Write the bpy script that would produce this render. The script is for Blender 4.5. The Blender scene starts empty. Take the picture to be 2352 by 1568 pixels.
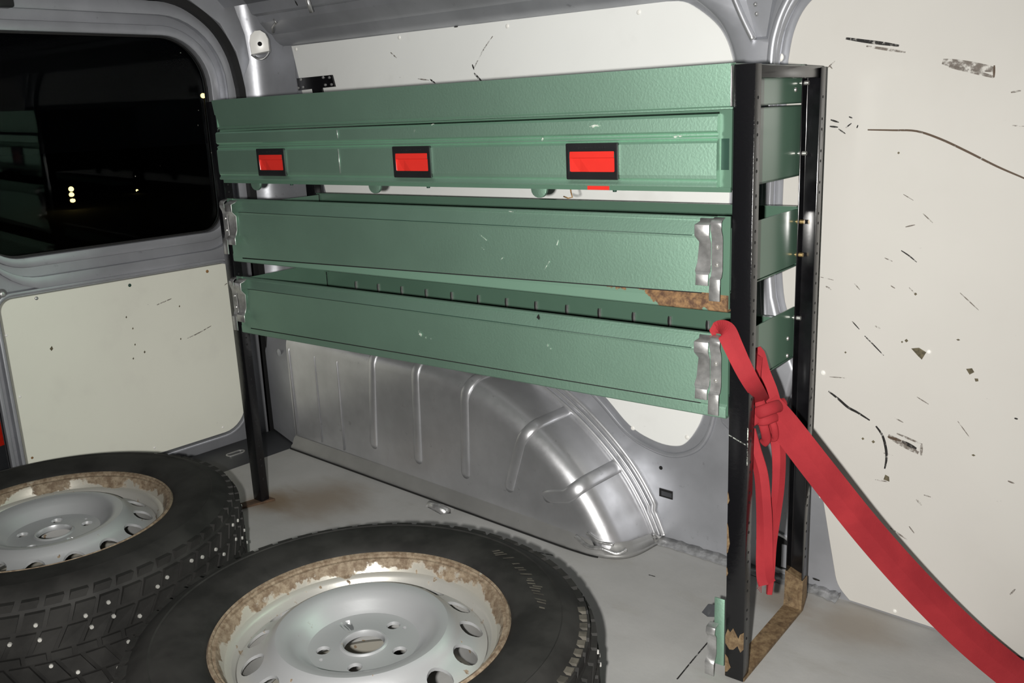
import bpy, bmesh, math, random
from mathutils import Vector, Matrix
random.seed(7)
scn = bpy.context.scene
COL = scn.collection

# ------------------------------------------------------------------ camera, world, light, exposure
FPX, IW, IH = 2091.8, 2352.0, 1568.0
CAM = Vector((1.8154, -1.1008, 0.9115))
CR = Vector((0.7494, 0.6611, -0.0352)).normalized()
CF = Vector((-0.6469, 0.7199, -0.2517)).normalized()
CU = CR.cross(CF).normalized()
CF = CU.cross(CR).normalized()
cd = bpy.data.cameras.new('camera'); cam = bpy.data.objects.new('camera', cd); COL.objects.link(cam)
cd.sensor_fit = 'HORIZONTAL'; cd.sensor_width = 36.0; cd.lens = FPX / IW * 36.0; cd.clip_start = 0.02; cd.clip_end = 200
M = Matrix((CR, CU, -CF)).transposed().to_4x4(); M.translation = CAM
cam.matrix_world = M
scn.camera = cam
w = bpy.data.worlds.new('night'); scn.world = w; w.use_nodes = True
w.node_tree.nodes['Background'].inputs[0].default_value = (0.35, 0.4, 0.5, 1)
w.node_tree.nodes['Background'].inputs[1].default_value = 0.0015
fl = bpy.data.lights.new('phone_flash', 'SPOT'); fl.energy = 148; fl.spot_size = math.radians(116); fl.spot_blend = 1.0; fl.color = (1.0, 0.975, 0.93); fl.shadow_soft_size = 0.012
flo = bpy.data.objects.new('phone_flash', fl); COL.objects.link(flo)
flo.matrix_world = Matrix.Translation(CAM - CR * 0.062 - CU * 0.016) @ M.to_3x3().to_4x4()
vs = scn.view_settings
vs.view_transform = 'Standard'; vs.look = 'None'; vs.gamma = 1.0; vs.exposure = 0.0; vs.use_curve_mapping = False

# pixel of the photograph -> point on a plane it lies on
def ray(px, py):
    return CF + CR * ((px - IW / 2) / FPX) - CU * ((py - IH / 2) / FPX)
def onp(px, py, axis, v):
    d = ray(px, py); t = (v - CAM[axis]) / d[axis]; return CAM + d * t
def wz(px, py): return onp(px, py, 2, 0.0)
def atz(px, py, depth): return CAM + ray(px, py) * depth

# ------------------------------------------------------------------ materials
def new_mat(name):
    m = bpy.data.materials.new(name); m.use_nodes = True
    nt = m.node_tree; return m, nt, nt.nodes['Principled BSDF']
def N(nt, t, **kw):
    n = nt.nodes.new(t)
    for k, v in kw.items():
        if k in ('blend_type', 'operation', 'data_type', 'interpolation', 'feature', 'distance'): setattr(n, k, v)
        else:
            key = int(k[1:]) if k[0] == 'i' and k[1:].isdigit() else k.replace('_', ' ')
            n.inputs[key].default_value = v
    return n
def c4(c): return (c[0], c[1], c[2], 1.0)
def noise(nt, scale, detail=4.0, rough=0.55, coord='Object', stretch=None):
    tc = N(nt, 'ShaderNodeTexCoord'); n = N(nt, 'ShaderNodeTexNoise', Scale=scale, Detail=detail, Roughness=rough)
    if stretch:
        mp = N(nt, 'ShaderNodeMapping'); mp.inputs['Scale'].default_value = stretch
        nt.links.new(tc.outputs[coord], mp.inputs[0]); nt.links.new(mp.outputs[0], n.inputs['Vector'])
    else: nt.links.new(tc.outputs[coord], n.inputs['Vector'])
    return n
def ramp(nt, src, a, b):
    r = N(nt, 'ShaderNodeMapRange'); r.interpolation_type = 'SMOOTHSTEP'
    r.inputs[1].default_value = a; r.inputs[2].default_value = b
    nt.links.new(src, r.inputs[0]); return r.outputs[0]
def mixc(nt, fac, a, b):
    m = N(nt, 'ShaderNodeMix', data_type='RGBA')
    if hasattr(fac, 'is_linked') or not isinstance(fac, (int, float)): nt.links.new(fac, m.inputs[0])
    else: m.inputs[0].default_value = fac
    for s, v in ((6, a), (7, b)):
        if isinstance(v, (tuple, list)): m.inputs[s].default_value = c4(v)
        else: nt.links.new(v, m.inputs[s])
    return m.outputs[2]
def mixf(nt, fac, a, b):
    m = N(nt, 'ShaderNodeMix', data_type='FLOAT'); nt.links.new(fac, m.inputs[0])
    m.inputs[2].default_value = a; m.inputs[3].default_value = b; return m.outputs[0]
def math_(nt, op, a, b):
    m = N(nt, 'ShaderNodeMath', operation=op)
    for i, v in ((0, a), (1, b)):
        if isinstance(v, (int, float)): m.inputs[i].default_value = v
        else: nt.links.new(v, m.inputs[i])
    return m.outputs[0]
def bump(nt, bs, src, strength, dist=0.001):
    b = N(nt, 'ShaderNodeBump', Strength=strength, Distance=dist)
    nt.links.new(src, b.inputs['Height']); nt.links.new(b.outputs[0], bs.inputs['Normal'])

def simple(name, c, rough=0.5, metal=0.0, var=0.12, vscale=9.0, bscale=0, bstr=0.2, spec=0.5, coat=0.0):
    m, nt, bs = new_mat(name)
    n = noise(nt, vscale, 6)
    nt.links.new(mixc(nt, ramp(nt, n.outputs[0], 0.3, 0.7), tuple(x * (1 - var) for x in c), tuple(min(1, x * (1 + var)) for x in c)), bs.inputs['Base Color'])
    bs.inputs['Roughness'].default_value = rough; bs.inputs['Metallic'].default_value = metal
    bs.inputs['Specular IOR Level'].default_value = spec; bs.inputs['Coat Weight'].default_value = coat
    bs.inputs['Coat Roughness'].default_value = 0.15
    if bscale: bump(nt, bs, noise(nt, bscale, 3).outputs[0], bstr)
    return m

MT = {}
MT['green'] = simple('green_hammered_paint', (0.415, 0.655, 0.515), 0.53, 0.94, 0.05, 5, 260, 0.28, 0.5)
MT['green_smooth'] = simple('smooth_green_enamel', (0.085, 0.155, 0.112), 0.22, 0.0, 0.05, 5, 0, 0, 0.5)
MT['green_dark'] = simple('dark_green_paint', (0.012, 0.040, 0.028), 0.45)
MT['black'] = simple('black_enamel', (0.006, 0.006, 0.007), 0.16, 0, 0.3, 30, 90, 0.05, 0.5)
MT['plastic_black'] = simple('black_plastic', (0.013, 0.013, 0.014), 0.38, 0, 0.1, 20, 300, 0.1)
MT['plastic_red'] = simple('red_plastic', (0.62, 0.03, 0.022), 0.32, 0, 0.04, 20)
MT['rubber_seal'] = simple('black_rubber', (0.008, 0.008, 0.008), 0.6)
MT['galv'] = simple('galvanised_steel', (0.46, 0.46, 0.455), 0.36, 0.75, 0.22, 60, 150, 0.12)
MT['bolt'] = simple('zinc_bolt', (0.75, 0.74, 0.70), 0.25, 0.8, 0.1, 50)
MT['brass'] = simple('yellow_zinc_bolt', (0.5, 0.36, 0.16), 0.35, 0.7, 0.2, 50)
MT['white_cap'] = simple('white_plastic_plug', (0.84, 0.83, 0.79), 0.3, 0, 0.03, 20)
MT['dark_hole'] = simple('dark_void', (0.006, 0.006, 0.006), 0.9)
MT['chip'] = simple('bare_brown_hardboard', (0.10, 0.085, 0.05), 0.8, 0, 0.4, 200)
MT['rust_screw'] = simple('rusty_screw_steel', (0.26, 0.14, 0.05), 0.7, 0.1, 0.4, 300)

def body_metal(name, c, rough=0.4, metal=0.5):
    m, nt, bs = new_mat(name)
    n = noise(nt, 7, 6); n2 = noise(nt, 46, 6, 0.65)
    a = mixc(nt, ramp(nt, n.outputs[0], 0.3, 0.72), tuple(x * 0.86 for x in c), tuple(x * 1.08 for x in c))
    a = mixc(nt, ramp(nt, n2.outputs[0], 0.62, 0.75), a, tuple(x * 0.72 for x in c))
    nt.links.new(a, bs.inputs['Base Color'])
    nt.links.new(mixf(nt, n2.outputs[0], rough - 0.08, rough + 0.1), bs.inputs['Roughness'])
    bs.inputs['Metallic'].default_value = metal
    bump(nt, bs, n.outputs[0], 0.15, 0.004)
    return m
MT['body'] = body_metal('grey_van_body_paint', (0.40, 0.41, 0.44), 0.38, 0.5)
MT['body_bright'] = body_metal('silver_inner_arch_paint', (0.62, 0.625, 0.645), 0.36, 0.78)
MT['body_dirty'] = body_metal('grimy_seam_sealer', (0.24, 0.24, 0.235), 0.45, 0.3)
MT['rust_dark'] = simple('dark_rust', (0.075, 0.042, 0.022), 0.85, 0, 0.4, 60, 120, 0.3)
MT['tape'] = simple('silver_sealing_tape', (0.62, 0.62, 0.62), 0.3, 0.8, 0.25, 70, 90, 0.9)
MT['sill'] = simple('dark_sill_plastic', (0.035, 0.037, 0.042), 0.5)

def white_panel(name, c=(0.74, 0.725, 0.675), rough=0.3):
    m, nt, bs = new_mat(name)
    n = noise(nt, 2.5, 5); n2 = noise(nt, 70, 5, 0.7); n3 = noise(nt, 9, 4)
    a = mixc(nt, ramp(nt, n.outputs[0], 0.3, 0.7), c, tuple(x * 0.955 for x in c))
    a = mixc(nt, ramp(nt, n2.outputs[0], 0.71, 0.78), a, (0.30, 0.29, 0.27))
    a = mixc(nt, math_(nt, 'MULTIPLY', ramp(nt, n3.outputs[0], 0.55, 0.85), 0.25), a, (0.52, 0.50, 0.46))
    nt.links.new(a, bs.inputs['Base Color']); bs.inputs['Roughness'].default_value = rough
    bs.inputs['Specular IOR Level'].default_value = 0.35
    bump(nt, bs, noise(nt, 1.7, 2).outputs[0], 0.05, 0.01)
    return m
MT['panel'] = white_panel('white_laminate_panel', (0.86, 0.87, 0.85))
MT['panel_cream'] = white_panel('cream_laminate_panel', (0.595, 0.580, 0.545), 0.28)

def floor_mat():
    m, nt, bs = new_mat('grey_painted_plywood')
    n = noise(nt, 3, 7, 0.62); n2 = noise(nt, 60, 6, 0.7); n3 = noise(nt, 11, 6, 0.6, stretch=(0.4, 1, 1))
    c = (0.42, 0.42, 0.41)
    a = mixc(nt, ramp(nt, n.outputs[0], 0.3, 0.7), c, tuple(x * 0.80 for x in c))
    a = mixc(nt, math_(nt, 'MULTIPLY', ramp(nt, n3.outputs[0], 0.52, 0.75), 0.5), a, (0.29, 0.275, 0.245))
    a = mixc(nt, ramp(nt, n2.outputs[0], 0.70, 0.78), a, (0.07, 0.065, 0.055))
    # rust stains soaked into the boards around the rack feet
    tc = N(nt, 'ShaderNodeTexCoord')
    for (x, y, r, k) in ((0.0, 0.02, 0.10, 0.75), (0.09, 0.10, 0.17, 0.62), (1.16, 0.36, 0.08, 0.5), (1.30, 0.36, 0.12, 0.45)):
        vd = N(nt, 'ShaderNodeVectorMath', operation='DISTANCE'); nt.links.new(tc.outputs['Object'], vd.inputs[0])
        vd.inputs[1].default_value = (x, y, 0)
        f = math_(nt, 'ADD', vd.outputs['Value'], math_(nt, 'MULTIPLY', n3.outputs[0], r))
        a = mixc(nt, math_(nt, 'MULTIPLY', ramp(nt, f, r * 1.5, r * 0.6), k), a, (0.17, 0.11, 0.05))
    nt.links.new(a, bs.inputs['Base Color']); bs.inputs['Roughness'].default_value = 0.55
    bump(nt, bs, n2.outputs[0], 0.2, 0.002)
    return m
MT['floor'] = floor_mat()

def rusty(name, paint, rust_a, rust_b, lo, hi, scale, rough=0.75):
    m, nt, bs = new_mat(name)
    n = noise(nt, scale, 7, 0.65); n2 = noise(nt, 90, 6, 0.7)
    r = mixc(nt, ramp(nt, n2.outputs[0], 0.35, 0.7), rust_a, rust_b)
    f = ramp(nt, n.outputs[0], lo, hi)
    nt.links.new(mixc(nt, f, paint, r), bs.inputs['Base Color'])
    nt.links.new(mixf(nt, f, 0.17, rough), bs.inputs['Roughness'])
    bump(nt, bs, n2.outputs[0], 0.4, 0.001)
    return m
MT['rust_bar'] = rusty('brown_rusted_steel', (0.06, 0.04, 0.025), (0.11, 0.066, 0.032), (0.235, 0.165, 0.088), 0.25, 0.45, 30)
MT['black_worn'] = rusty('black_enamel_with_chips', (0.006, 0.006, 0.007), (0.16, 0.09, 0.04), (0.30, 0.20, 0.11), 0.72, 0.75, 34)

def rim_rust_mat():
    # green rim whose paint has flaked to rust at its right end
    m, nt, bs = new_mat('green_paint_flaking_to_rust')
    tc = N(nt, 'ShaderNodeTexCoord'); sp = N(nt, 'ShaderNodeSeparateXYZ'); nt.links.new(tc.outputs['Object'], sp.inputs[0])
    n = noise(nt, 15, 5, 0.6); n2 = noise(nt, 75, 6, 0.7)
    g = math_(nt, 'ADD', math_(nt, 'MULTIPLY', sp.outputs[0], 1.0), math_(nt, 'MULTIPLY', n.outputs[0], 0.40))
    g = math_(nt, 'ADD', g, math_(nt, 'MULTIPLY', sp.outputs[2], 4.2))
    f = ramp(nt, g, 3.785, 3.795)
    r = mixc(nt, ramp(nt, n2.outputs[0], 0.35, 0.65), (0.075, 0.038, 0.022), (0.25, 0.145, 0.065))
    nt.links.new(mixc(nt, f, (0.135, 0.235, 0.175), r), bs.inputs['Base Color'])
    nt.links.new(mixf(nt, f, 0.46, 0.8), bs.inputs['Roughness'])
    bump(nt, bs, n2.outputs[0], 0.25, 0.001)
    return m
MT['rim_rust'] = rim_rust_mat()

def wheel_metal():
    m, nt, bs = new_mat('silver_wheel_paint_with_rust')
    tc = N(nt, 'ShaderNodeTexCoord'); sp = N(nt, 'ShaderNodeSeparateXYZ'); nt.links.new(tc.outputs['Object'], sp.inputs[0])
    r2 = math_(nt, 'SQRT', math_(nt, 'ADD', math_(nt, 'POWER', sp.outputs[0], 2.0), math_(nt, 'POWER', sp.outputs[1], 2.0)), 0.0)
    n = noise(nt, 17, 6, 0.6); n2 = noise(nt, 80, 6, 0.7); n3 = noise(nt, 55, 3, 0.5)
    ring = ramp(nt, r2, 0.150, 0.212)
    f1 = ramp(nt, math_(nt, 'ADD', math_(nt, 'MULTIPLY', math_(nt, 'MULTIPLY', ramp(nt, r2, 0.178, 0.208), ramp(nt, sp.outputs[2], 0.14, 0.18)), 0.36), n.outputs[0]), 0.70, 0.76)
    f2 = ramp(nt, math_(nt, 'ADD', math_(nt, 'MULTIPLY', ramp(nt, r2, 0.10, 0.17), 0.07), n3.outputs[0]), 0.72, 0.77)
    f = math_(nt, 'MAXIMUM', f1, f2)
    rust = mixc(nt, ramp(nt, n2.outputs[0], 0.35, 0.68), (0.115, 0.078, 0.048), (0.25, 0.20, 0.14))
    pale = mixc(nt, math_(nt, 'MULTIPLY', ring, 0.75), (0.46, 0.47, 0.48), (0.50, 0.46, 0.36))
    nt.links.new(mixc(nt, f, pale, rust), bs.inputs['Base Color'])
    nt.links.new(mixf(nt, f, 0.36, 0.8), bs.inputs['Roughness'])
    nt.links.new(mixf(nt, f, 0.5, 0.0), bs.inputs['Metallic'])
    bump(nt, bs, n2.outputs[0], 0.12, 0.001)
    return m
MT['wheel'] = wheel_metal()
MT['tyre'] = simple('worn_tyre_rubber', (0.0165, 0.016, 0.015), 0.72, 0, 0.45, 14, 120, 0.15, 0.3)
MT['tyre_dust'] = simple('dusty_tyre_rubber', (0.055, 0.05, 0.04), 0.8, 0, 0.5, 40, 120, 0.2)
MT['stud'] = simple('steel_stud', (0.75, 0.74, 0.7), 0.3, 0.6, 0.05)

def web_mat():
    m, nt, bs = new_mat('red_woven_webbing')
    n = noise(nt, 12, 4); n2 = noise(nt, 420, 2, 0.5)
    nt.links.new(mixc(nt, ramp(nt, n.outputs[0], 0.3, 0.7), (0.255, 0.020, 0.026), (0.335, 0.028, 0.034)), bs.inputs['Base Color'])
    bs.inputs['Roughness'].default_value = 0.75; bs.inputs['Specular IOR Level'].default_value = 0.15
    bump(nt, bs, n2.outputs[0], 0.35, 0.0006)
    return m
MT['web'] = web_mat()

def scuff_mat(name, c, cover, op=1.0):
    m, nt, bs = new_mat(name)
    n = noise(nt, 130, 5, 0.65)
    bs.inputs['Base Color'].default_value = c4(c); bs.inputs['Roughness'].default_value = 0.6
    nt.links.new(math_(nt, 'MULTIPLY', ramp(nt, n.outputs[0], cover, cover + 0.3), op), bs.inputs['Alpha'])
    return m
MT['scuff_black'] = scuff_mat('black_rubbed_scuff', (0.012, 0.011, 0.01), 0.30, 0.95)
MT['scuff_brown'] = scuff_mat('brown_rubbed_scuff', (0.10, 0.065, 0.04), 0.22, 0.8)
MT['scuff_grey'] = scuff_mat('grey_rubbed_scuff', (0.20, 0.17, 0.145), 0.36, 0.6)
MT['scuff_white'] = scuff_mat('pale_scratch', (0.62, 0.66, 0.60), 0.42)

def glass_mat():
    m, nt, bs = new_mat('dirty_window_glass')
    out = nt.nodes['Material Output']
    tr = N(nt, 'ShaderNodeBsdfTransparent', Color=(0.72, 0.75, 0.74, 1)); gl = N(nt, 'ShaderNodeBsdfGlossy', Roughness=0.02)
    fr = N(nt, 'ShaderNodeFresnel', IOR=1.45); mx = N(nt, 'ShaderNodeMixShader')
    nt.links.new(math_(nt, 'MULTIPLY', fr.outputs[0], 0.13), mx.inputs[0]); nt.links.new(tr.outputs[0], mx.inputs[1]); nt.links.new(gl.outputs[0], mx.inputs[2])
    tc = N(nt, 'ShaderNodeTexCoord'); vo = N(nt, 'ShaderNodeTexVoronoi', Scale=26.0); nt.links.new(tc.outputs['Object'], vo.inputs['Vector'])
    n = noise(nt, 5, 3)
    f = math_(nt, 'MULTIPLY', ramp(nt, vo.outputs['Distance'], 0.055, 0.03), ramp(nt, n.outputs[0], 0.52, 0.6))
    df = N(nt, 'ShaderNodeBsdfDiffuse', Color=(0.45, 0.44, 0.38, 1)); m2 = N(nt, 'ShaderNodeMixShader')
    nt.links.new(f, m2.inputs[0]); nt.links.new(mx.outputs[0], m2.inputs[1]); nt.links.new(df.outputs[0], m2.inputs[2])
    nt.links.new(m2.outputs[0], out.inputs['Surface'])
    return m
MT['glass'] = glass_mat()
def emit(name, c, s):
    m, nt, bs = new_mat(name)
    bs.inputs['Base Color'].default_value = c4(c); bs.inputs['Emission Color'].default_value = c4(c); bs.inputs['Emission Strength'].default_value = s
    return m
MT['lamp_glow'] = emit('yellow_lamp_glow', (1.0, 0.72, 0.25), 5.0)
MT['red_lens'] = simple('red_reflector_lens', (0.75, 0.03, 0.015), 0.2, 0, 0.1, 90)
MT['asphalt'] = simple('night_asphalt', (0.03, 0.03, 0.03), 0.9)

# ------------------------------------------------------------------ mesh helpers
def link(name, me, mat=None, parent=None):
    o = bpy.data.objects.new(name, me); COL.objects.link(o)
    if mat is not None:
        me.materials.clear(); me.materials.append(MT[mat] if isinstance(mat, str) else mat)
    if parent is not None: o.parent = parent
    return o
def mk(name, vs_, fs, mat, parent=None, smooth=False, bevel=0.0, seg=2, angle=0.6, fixn=True):
    me = bpy.data.meshes.new(name); me.from_pydata([tuple(v) for v in vs_], [], fs)
    bm = bmesh.new(); bm.from_mesh(me)
    if fixn: bmesh.ops.recalc_face_normals(bm, faces=bm.faces)
    if bevel > 0:
        es = [e for e in bm.edges if len(e.link_faces) == 2 and e.calc_face_angle(0) > angle]
        bmesh.ops.bevel(bm, geom=es, offset=bevel, segments=seg, profile=0.5, affect='EDGES', clamp_overlap=True)
    bm.to_mesh(me); bm.free()
    if smooth or bevel > 0:
        me.polygons.foreach_set('use_smooth', [True] * len(me.polygons))
        if bevel > 0: me.set_sharp_from_angle(angle=0.7)
    me.update()
    return link(name, me, mat, parent)
BOXF = [(0, 1, 3, 2), (4, 6, 7, 5), (0, 4, 5, 1), (2, 3, 7, 6), (0, 2, 6, 4), (1, 5, 7, 3)]
def boxv(lo, hi): return [(x, y, z) for x in (lo[0], hi[0]) for y in (lo[1], hi[1]) for z in (lo[2], hi[2])]
def box(name, lo, hi, mat, parent=None, bevel=0.0, seg=2): return mk(name, boxv(lo, hi), BOXF, mat, parent, bevel=bevel, seg=seg)
def boxes(name, lst, mat, parent=None, bevel=0.0):
    v, f = [], []
    for lo, hi in lst:
        b = len(v); v += boxv(lo, hi); f += [tuple(i + b for i in q) for q in BOXF]
    return mk(name, v, f, mat, parent, bevel=bevel)
def plate(name, pts, axis, a, b, mat, parent=None, bevel=0.0, seg=2, smooth=False):
    """extrude a 2-D outline between a and b along axis (0: pts are y,z; 1: x,z; 2: x,y)"""
    def P(p, h): return {0: (h, p[0], p[1]), 1: (p[0], h, p[1]), 2: (p[0], p[1], h)}[axis]
    n = len(pts); v = [P(p, a) for p in pts] + [P(p, b) for p in pts]
    f = [tuple(range(n)), tuple(range(2 * n - 1, n - 1, -1))] + [(i, (i + 1) % n, n + (i + 1) % n, n + i) for i in range(n)]
    return mk(name, v, f, mat, parent, bevel=bevel, seg=seg, smooth=smooth)
def rrect(x0, x1, y0, y1, r, n=8):
    """rounded rectangle; r = radius or (bl, br, tr, tl)"""
    if not isinstance(r, (tuple, list)): r = (r,) * 4
    out = []
    for (cx, cy, rr, a0) in ((x0 + r[0], y0 + r[0], r[0], 180), (x1 - r[1], y0 + r[1], r[1], 270), (x1 - r[2], y1 - r[2], r[2], 0), (x0 + r[3], y1 - r[3], r[3], 90)):
        for k in range(n + 1):
            a = math.radians(a0 + 90 * k / n); out.append((cx + rr * math.cos(a), cy + rr * math.sin(a)))
    return out
def ring_plate(name, outer, inner, axis, a, b, mat, parent=None, bevel=0.0):
    """band between two outlines with the same number of points"""
    def P(p, h): return {0: (h, p[0], p[1]), 1: (p[0], h, p[1]), 2: (p[0], p[1], h)}[axis]
    n = len(outer); v = [P(p, a) for p in outer] + [P(p, a) for p in inner] + [P(p, b) for p in outer] + [P(p, b) for p in inner]
    f = []
    for i in range(n):
        j = (i + 1) % n
        f += [(i, j, n + j, n + i), (2 * n + i, 3 * n + i, 3 * n + j, 2 * n + j), (i, 2 * n + i, 2 * n + j, j), (n + i, n + j, 3 * n + j, 3 * n + i)]
    return mk(name, v, f, mat, parent, bevel=bevel)
def sweep(name, path, section, mat, parent=None, closed=False, smooth=True, up=None, scales=None, caps=True):
    """sweep a closed 2-D section (u, v) along a 3-D path with a stable frame"""
    path = [Vector(p) for p in path]; n = len(path); m = len(section); V = []; F = []
    prev = None
    for i, p in enumerate(path):
        if closed: t = path[(i + 1) % n] - path[i - 1]
        else: t = path[min(i + 1, n - 1)] - path[max(i - 1, 0)]
        t.normalize()
        if up is not None:
            ref = up[i] if isinstance(up, list) else up; ref = Vector(ref)
        else: ref = prev if prev is not None else (Vector((0, 0, 1)) if abs(t.z) < 0.9 else Vector((1, 0, 0)))
        vdir = (ref - t * ref.dot(t)).normalized(); prev = vdir; udir = t.cross(vdir)
        s = scales[i] if scales else 1.0
        for (a, b) in section: V.append(p + udir * a * s + vdir * b * s)
    rng = n if closed else n - 1
    for i in range(rng):
        j = (i + 1) % n
        for k in range(m):
            l = (k + 1) % m; F.append((i * m + k, i * m + l, j * m + l, j * m + k))
    if not closed and caps: F += [tuple(range(m - 1, -1, -1)), tuple((n - 1) * m + k for k in range(m))]
    return mk(name, V, F, mat, parent, smooth=smooth)
def circ(r, n=10, squash=1.0): return [(r * math.cos(2 * math.pi * k / n), r * squash * math.sin(2 * math.pi * k / n)) for k in range(n)]
def tube(name, path, r, mat, parent=None, closed=False, n=10, squash=1.0, **kw): return sweep(name, path, circ(r, n, squash), mat, parent, closed, **kw)
def revolve(name, prof, mat, parent=None, seg=96, closed=True, smooth=True, ang=0.6):
    V = []; F = []; m = len(prof)
    for i in range(seg):
        a = 2 * math.pi * i / seg
        for (r, z) in prof: V.append((r * math.cos(a), r * math.sin(a), z))
    for i in range(seg):
        j = (i + 1) % seg
        for k in range(m if closed else m - 1):
            l = (k + 1) % m; F.append((i * m + k, j * m + k, j * m + l, i * m + l))
    o = mk(name, V, F, mat, parent, smooth=smooth)
    if smooth: o.data.set_sharp_from_angle(angle=ang)
    return o
def spline(pts, per=8):
    """Catmull-Rom through the points"""
    pts = [Vector(p) for p in pts]; out = []
    for i in range(len(pts) - 1):
        p0 = pts[max(i - 1, 0)]; p1 = pts[i]; p2 = pts[i + 1]; p3 = pts[min(i + 2, len(pts) - 1)]
        for k in range(per):
            t = k / per; t2 = t * t; t3 = t2 * t
            out.append(0.5 * ((2 * p1) + (p2 - p0) * t + (2 * p0 - 5 * p1 + 4 * p2 - p3) * t2 + (3 * p1 - p0 - 3 * p2 + p3) * t3))
    out.append(pts[-1]); return out
def sp2(pts, per=6): return [(p.x, p.y) for p in spline([(a, b, 0) for a, b in pts], per)]
def cut(o, cutters, solver='EXACT'):
    """carve the cutter objects out of o and remove them"""
    for c in cutters:
        md = o.modifiers.new('cut', 'BOOLEAN'); md.operation = 'DIFFERENCE'; md.object = c; md.solver = solver
    bpy.context.view_layer.update()
    dg = bpy.context.evaluated_depsgraph_get()
    me = bpy.data.meshes.new_from_object(o.evaluated_get(dg))
    o.modifiers.clear(); old = o.data; nm = old.name
    mats = [mm for mm in old.materials]; o.data = me; bpy.data.meshes.remove(old); me.name = nm
    me.materials.clear()
    for mm in mats[:1]: me.materials.append(mm)
    me.polygons.foreach_set('material_index', [0] * len(me.polygons))
    for c in cutters:
        d = c.data; bpy.data.objects.remove(c); bpy.data.meshes.remove(d)
    return o
def cyl(name, p, d, r, h, mat, parent=None, n=14, r2=None, dome=0.0):
    """cylinder or cap starting at p, along d"""
    d = Vector(d).normalized(); p = Vector(p); r2 = r if r2 is None else r2
    u = d.orthogonal().normalized(); v = d.cross(u); V = []; F = []
    rows = [(r, 0.0), (r2, h)]
    if dome > 0: rows += [(r2 * math.cos(a), h + dome * math.sin(a)) for a in (0.5, 1.0, 1.35)]
    for (rr, hh) in rows:
        for k in range(n):
            a = 2 * math.pi * k / n; V.append(p + d * hh + (u * math.cos(a) + v * math.sin(a)) * rr)
    for i in range(len(rows) - 1):
        for k in range(n): F.append((i * n + k, i * n + (k + 1) % n, (i + 1) * n + (k + 1) % n, (i + 1) * n + k))
    F += [tuple(range(n - 1, -1, -1)), tuple((len(rows) - 1) * n + k for k in range(n))]
    o = mk(name, V, F, mat, parent, smooth=True); o.data.set_sharp_from_angle(angle=0.8); return o
def empty(name, loc=(0, 0, 0), rot=(0, 0, 0)):
    o = bpy.data.objects.new(name, None); COL.objects.link(o); o.location = loc; o.rotation_euler = rot; o.empty_display_size = 0.1; return o
def tag(o, label, cat, group=None):
    o['label'] = label; o['category'] = cat
    if group: o['group'] = group
    return o
def struct(o, label=None):
    o['kind'] = 'structure'
    if label: o['label'] = label
    return o

# ------------------------------------------------------------------ the van: floor, sill, walls, roof
YW = 0.420            # face of the panels on the side wall
floor = struct(box('floor', (-0.262, -1.22, -0.03), (2.45, 0.43, 0.0), 'floor'), 'grey worn plywood van floor')
# tie-down recess
rc = onp(1011, 1166, 2, 0.0)
recp = [(onp(a, b, 2, 0).x, onp(a, b, 2, 0).y) for a, b in ((977, 1162), (990, 1153), (1020, 1156), (1043, 1168), (1040, 1178), (1012, 1181))]
cc = plate('cutter', recp, 2, -0.022, 0.02, 'dark_hole'); cut(floor, [cc])
dish = sweep('tie_down_dish', [(rc.x - 0.045, rc.y + 0.004, -0.008), (rc.x - 0.02, rc.y + 0.01, -0.010), (rc.x + 0.015, rc.y + 0.008, -0.012)], circ(0.012, 12), 'tape', floor)
for pts in ([(1555, 1560), (1600, 1505), (1632, 1468)], [(1690, 1490), (1720, 1470)], [(940, 1110), (965, 1113)], [(1220, 1265), (1270, 1275)], [(1490, 1320), (1505, 1324)]):
    q = [onp(a, b, 2, 0.0) for a, b in pts]
    sweep('floor_scratch', [(p.x, p.y, 0.0004) for p in q], [(-0.0012, 0), (0.0012, 0), (0.0012, 0.0002), (-0.0012, 0.0002)], 'scuff_black', floor, smooth=False, up=(0, 0, 1))

sill = struct(box('trim_1', (-0.45, -1.22, -0.05), (-0.262, 0.335, -0.004), 'sill', bevel=0.006), 'dark rear door sill')
sl = onp(541, 1041, 2, -0.004)
ring_plate('sill_slot', [(sl.x + a, sl.y + b) for a, b in rrect(-0.013, 0.013, -0.028, 0.028, 0.0125)], [(sl.x + a, sl.y + b) for a, b in rrect(-0.009, 0.009, -0.024, 0.024, 0.0085)], 2, -0.006, -0.002, 'galv', sill)

wall = struct(box('wall_back', (-0.31, 0.425, -0.03), (2.45, 0.45, 1.20), 'body'), 'grey van side wall behind the rack')
# --- white panel behind the rack
p1 = [(-0.302, 1.083)]
p1 += [(0.80, 1.085)] + sp2([(0.86, 1.085), (0.905, 1.077), (0.958, 1.041), (0.985, 1.005), (1.002, 0.955)], 5)
p1 += [(0.995, 0.70), (0.972, 0.42)] + sp2([(0.957, 0.34), (0.944, 0.285), (0.915, 0.237), (0.885, 0.221), (0.835, 0.222), (0.775, 0.243), (0.70, 0.303), (0.58, 0.375), (0.45, 0.41)], 5)
p1 += [(-0.14, 0.43), (-0.276, 0.978)]
panel1 = plate('wall_panel', p1, 1, YW, 0.4265, 'panel', wall, bevel=0.0012, seg=1)
tube('panel_bead', [(a, 0.4235, b) for a, b in sp2([(0.985, 0.42), (0.972, 0.30), (0.945, 0.235), (0.89, 0.201), (0.83, 0.202), (0.765, 0.226), (0.685, 0.290), (0.565, 0.362), (0.45, 0.395)], 6)], 0.0055, 'body', wall, n=8, squash=1.0)
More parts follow.
